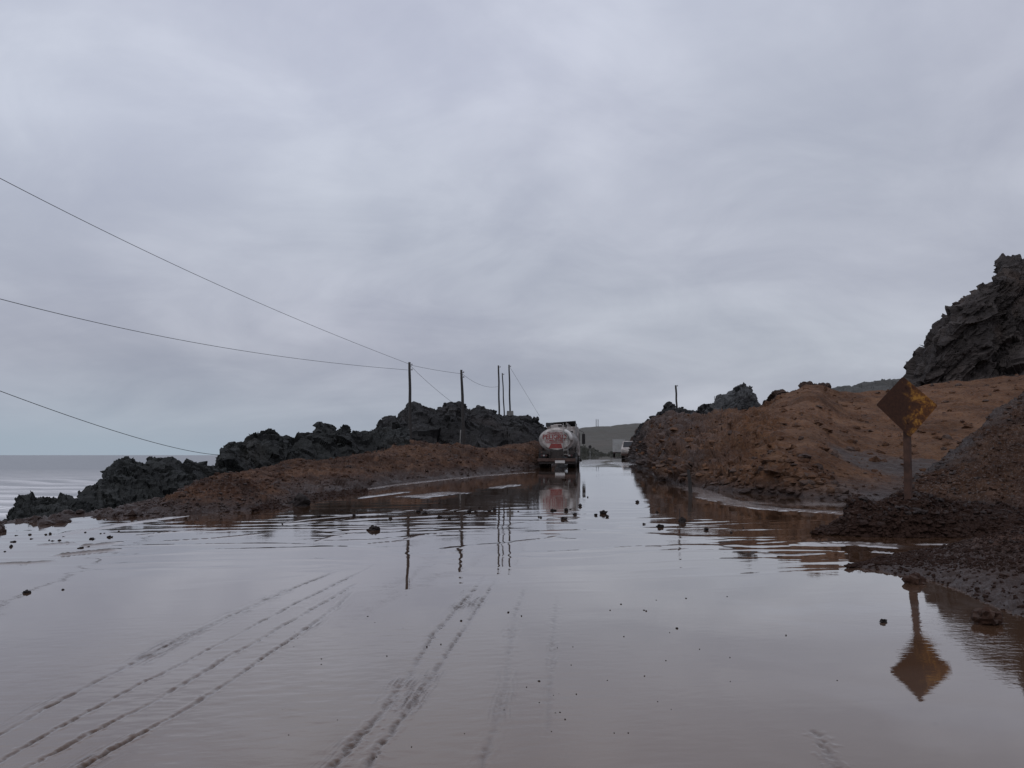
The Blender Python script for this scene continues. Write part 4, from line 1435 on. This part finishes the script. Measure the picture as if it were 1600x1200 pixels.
def tanker():
    Y = 47.5
    p = node(870, 729, Y)
    root = empty('tanker_truck', (p[0], Y, float(zr(Y)) + .01), -R(7.4))
    root.scale = (1.0, 1, 1)
    tag(root, 'white elliptical tanker truck with red rear lettering driving away through the flood', 'tanker truck')
    zc, ex, ez = 1.79, 1.12, .76
    # tank with domed rear
    prof = [(-.16, .05), (-.155, .35), (-.13, .62), (-.09, .82), (-.04, .94), (0, .99), (.05, 1.0), (5.6, 1.0), (5.66, .98), (5.75, .9), (5.8, .6), (5.82, .1)]
    MB().lathe_y(prof, 56, ex, ez, (0, 0, zc)).build('tank', WHITE, root, True)
    for yy in (.06, 1.5, 2.9, 4.3, 5.55):
        MB().lathe_y([(yy - .03, 1.012), (yy - .03, 1.024), (yy + .03, 1.024), (yy + .03, 1.012)], 56, ex, ez, (0, 0, zc)).build('tank_band', STEEL, root, True)
    # flat sign panel carrying the lettering
    m = MB(); n = 40; pr = []
    for i in range(n):
        t = 2 * math.pi * i / n
        pr.append((.97 * .86 * ex * math.cos(t), .84 * ez * math.sin(t)))
    vs = [(a, -.20, zc + b) for a, b in pr] + [(a * 1.03, -.06, zc + b * 1.03) for a, b in pr]
    m.add(vs, [tuple(range(n))] + [(i, n + i, n + (i + 1) % n, (i + 1) % n) for i in range(n)])
    sp_ = m.build('rear_panel', WHITE, root)
    text('TRANSPORTE', .17, (-.10, -.208, zc + .40), RED, sp_, 'lettering', .95)
    text('PELIGRO', .40, (-.12, -.208, zc + .16), RED, sp_, 'lettering', .98)
    text('COMBUSTIBLE', .20, (-.10, -.208, zc - .08), RED, sp_, 'lettering', 1.0)
    m = MB(); m.box((-.10, -.206, zc - .20), (1.15, .004, .035)); m.box((-.12, -.206, zc + .29), (1.2, .004, .022)); m.build('red_stripe', RED, sp_)
    m = MB(); m.add([(-.50, -.206, zc - .56), (.38, -.206, zc - .56), (.30, -.206, zc - .26), (-.34, -.206, zc - .26)], [(0, 1, 2, 3)]); m.build('red_block', RED, sp_)
    # white curved shine at the right of the rear, shaped as a bright tube
    m = MB(); m.path([Vector((.55, -.24, zc + .58)), Vector((.78, -.25, zc + .42)), Vector((.92, -.25, zc + .18)), Vector((.97, -.24, zc - .05))], .12, 10); m.build('shine_tube', WHITE2, root, True)
    # top walkway, rails, manholes
    m = MB(); m.box((0, 2.9, zc + ez + .05), (.62, 5.0, .04)); m.build('walkway', CHAS, root)
    for k, yy in enumerate((.7, 2.2, 3.7, 5.0)):
        m = MB(); m.tube((0, yy, zc + ez), (0, yy, zc + ez + .20), .28, .27, 18); m.tube((0, yy, zc + ez + .2), (0, yy, zc + ez + .25), .31, .26, 18)
        m.build('manhole', STEEL if k else WHITE, root)
    for sgn in (-1, 1):
        m = MB()
        m.path([Vector((sgn * .62, .1, zc + ez - .12)), Vector((sgn * .62, .1, zc + ez + .32)), Vector((sgn * .62, 5.2, zc + ez + .32)), Vector((sgn * .62, 5.2, zc + ez - .12))], .022, 6)
        for yy in (1.4, 2.7, 4.0): m.tube((sgn * .62, yy, zc + ez - .15), (sgn * .62, yy, zc + ez + .32), .018, .018, 6)
        m.build('hand_rail', WHITE if sgn > 0 else CHAS, root)
    m = MB(); m.box((-.45, .25, zc + ez + .20), (.5, .3, .26)); m.build('vent_box', GLASS, root, False, .02)
    m = MB(); m.box((.1, .16, zc + ez + .06), (1.0, .2, .22)); m.build('spill_tray', WHITE, root, False, .02)
    for xx in (.22, .60):
        m = MB(); m.box((xx, .05, zc + ez + .12), (.26, .02, .09)); m.build('vent_slot', BLACK, root)
    # rear ladder
    m = MB()
    for xx in (.46, .74): m.path([Vector((xx, -.30, .75)), Vector((xx, -.32, 1.9)), Vector((xx - .02, -.16, zc + ez + .28))], .018, 6)
    for k in range(7): z_ = .85 + k * .27; m.tube((.46, -.31, z_), (.74, -.31, z_), .013, .013, 6)
    m.build('ladder', STEEL, root)
    # chassis, bumper, lamps, plates, mudguards
    m = MB()
    for xx in (-.42, .42): m.box((xx, 3.6, .92), (.10, 8.2, .24))
    for yy in (.0, 1.6, 3.2, 5.0): m.box((0, yy, .92), (.8, .10, .18))
    m.build('chassis', CHAS, root)
    m = MB(); m.box((0, -.12, .98), (2.2, .10, .20)); m.build('rear_beam', CHAS, root)
    m = MB(); m.box((0, -.20, .50), (2.42, .12, .20)); m.build('bumper', MUDDY, root, False, .015)
    m = MB(); m.box((0, -.14, .33), (2.3, .05, .16)); m.build('lower_apron', CHAS, root)
    for xx in (-.80, .82):
        m = MB(); m.box((xx, -.20, .78), (.42, .06, .13)); b = m.build('lamp_cluster', CHAS, root)
        for j, mt in enumerate((REDL, STEEL, REDL)):
            m = MB(); m.box((xx - .13 + j * .13, -.235, .78), (.11, .02, .09)); m.build('lamp', mt, b)
    for xx in (-.06,):
        m = MB(); m.box((xx, -.19, .80), (.86, .03, .34)); m.build('guard_plate', CHAS, root)
    m = MB(); m.box((.22, -.275, .38), (.62, .012, .17)); m.build('licence_plate', WHITE2, root)
    m = MB(); m.box((-.95, -.20, .98), (.10, .02, .10)); m.build('reflector', MUDDY, root)
    for sgn in (-1, 1):
        m = MB(); m.box((sgn * .93, .30, .62), (.52, .02, .62)); m.build('mudflap', BLACK, root)
        m = MB(); m.box((sgn * .93, 1.6, 1.13), (.56, 2.6, .03)); m.build('mudguard', CHAS, root)
        m = MB(); m.box((sgn * 1.14, 3.6, .72), (.05, 1.8, .5)); m.build('side_locker', CHAS, root, False, .02)
        for yy in (.95, 2.25):
            wheel(root, sgn * .78, yy, .48, .24); wheel(root, sgn * 1.06, yy, .48, .24)
        wheel(root, sgn * 1.02, 6.9, .48, .28)
    # cab
    m = MB()
    prof = [(6.05, .75), (8.05, .75), (8.15, 1.6), (7.75, 2.75), (7.5, 2.85), (6.05, 2.85)]
    k = len(prof)
    vs = [(sx * 1.2 * (.93 if z_ > 2.2 else 1), y_, z_) for sx in (-1, 1) for y_, z_ in prof]
    m.add(vs, [tuple(range(k - 1, -1, -1)), tuple(range(k, 2 * k))] + [(i, (i + 1) % k, k + (i + 1) % k, k + i) for i in range(k)])
    cab = m.build('cab', WHITE, root, False, .05)
    for sgn in (-1, 1):
        m = MB(); m.box((sgn * 1.205, 7.2, 2.1), (.02, .8, .6)); m.build('side_window', GLASS, cab)
        m = MB(); m.path([Vector((sgn * 1.15, 7.8, 2.65)), Vector((sgn * 1.46, 7.9, 2.5)), Vector((sgn * 1.46, 7.9, 1.5)), Vector((sgn * 1.18, 7.85, 1.35))], .02, 6)
        m.box((sgn * 1.46, 7.86, 2.0), (.24, .09, .75)); m.build('side_mirror', BLACK, cab, False, .01)
    m = MB(); m.add([(-.85, 6.4, 3.16), (.95, 6.35, 3.28), (.95, 7.5, 3.0), (-.85, 7.5, 2.9), (-.85, 6.4, 3.12), (.95, 6.35, 3.22), (.95, 7.5, 2.9), (-.85, 7.5, 2.85)],
                    [(0, 1, 2, 3), (7, 6, 5, 4), (0, 4, 5, 1), (1, 5, 6, 2), (2, 6, 7, 3), (3, 7, 4, 0)])
    m.build('roof_deflector', BLACK, cab)
    m = MB(); m.box((0, 6.02, 2.3), (1.5, .02, .45)); m.build('rear_window', GLASS, cab)
    m = MB(); m.tube((1.0, 5.95, 1.0), (1.0, 5.95, 3.05), .06, .06, 10); m.build('exhaust_stack', STEEL, root)
    return root


tanker()


def box_truck():
    Y = 142.0
    p = node(967, 713, Y)
    root = empty('box_truck', (p[0], Y, float(zr(Y))), -R(9))
    tag(root, 'small white box truck far down the road ahead of the tanker', 'box truck')
    m = MB(); m.box((0, 3.0, 1.95), (2.35, 6.0, 2.5)); b = m.build('cargo_box', GREYP, root, False, .04)
    m = MB()
    for xx in (-1.16, 1.16): m.box((xx, -.01, 1.95), (.05, .04, 2.5))
    m.box((0, -.01, 3.18), (2.35, .04, .05)); m.build('door_frame', STEEL, b)
    for xx in (-.57, .57): m = MB(); m.box((xx, -.02, 1.95), (1.10, .03, 2.38)); m.build('rear_door', GREYP, b)
    m = MB(); m.box((0, .05, .58), (2.25, .1, .16)); m.build('bumper', CHAS, root)
    for xx in (-.9, .9): m = MB(); m.box((xx, -.02, .62), (.25, .04, .1)); m.build('tail_lamp', REDL, root)
    m = MB(); m.box((0, 3.4, .6), (.9, 7, .2)); m.build('chassis', CHAS, root)
    m = MB(); m.box((0, 7.0, 1.5), (2.1, 1.7, 1.9), None, .92); c = m.build('cab', WHITE2, root, False, .06)
    for s in (-1, 1):
        wheel(root, s * .95, 1.2, .42, .36); wheel(root, s * .95, 6.9, .42, .25)
        m = MB(); m.box((s * 1.06, 7.2, 1.8), (.02, .7, .5)); m.build('side_window', GLASS, c)


box_truck()


def van():
    Y = 86.0
    p = node(984.5, 716, Y)
    root = empty('parked_van', (p[0], Y, float(zr(Y))), R(168))
    tag(root, 'muddy pale van facing the camera, partly hidden behind the right bank', 'van')
    prof = [(-2.4, .35), (2.3, .35), (2.45, .75), (2.35, 1.05), (1.55, 1.25), (.85, 2.0), (-2.2, 2.05), (-2.4, 1.7)]
    k = len(prof)
    vs = [(sx * .88 * (.86 if z_ > 1.6 else 1), y_, z_) for sx in (-1, 1) for y_, z_ in prof]
    m = MB(); m.add(vs, [tuple(range(k - 1, -1, -1)), tuple(range(k, 2 * k))] + [(i, (i + 1) % k, k + (i + 1) % k, k + i) for i in range(k)])
    b = m.build('body', WHITE, root, False, .06)
    m = MB(); m.add([(-.70, 1.53, 1.32), (.70, 1.53, 1.32), (.62, .96, 1.93), (-.62, .96, 1.93)], [(0, 1, 2, 3)]); m.build('windscreen', GLASS, root)
    for s in (-1, 1):
        m = MB(); m.box((s * .62, 2.40, .85), (.3, .08, .16)); m.build('headlight', STEEL, root)
        m = MB(); m.box((s * .845, -.3, 1.55), (.02, 2.0, .4)); m.build('side_window', GLASS, root)
        wheel(root, s * .78, 1.6, .33, .2); wheel(root, s * .78, -1.6, .33, .2)
    m = MB(); m.box((0, 2.45, .48), (1.7, .12, .2)); m.build('bumper', MUDDY, root)


van()

# small round sign at the far bend
Y = 120.0
a = Vector(node(922, 713, Y)); a.z = float(zr(Y))
root = empty('road_sign', a)
tag(root, 'tiny dark round sign far away beside the road bend', 'road sign')
m = MB(); m.tube((0, 0, -.2), (0, 0, 1.6), .03, .03, 6); m.build('post', STEEL, root)
m = MB(); m.tube((0, -.04, 1.55), (0, -.02, 1.55), .26, .26, 16); m.build('sign_disc', BLACK, root)
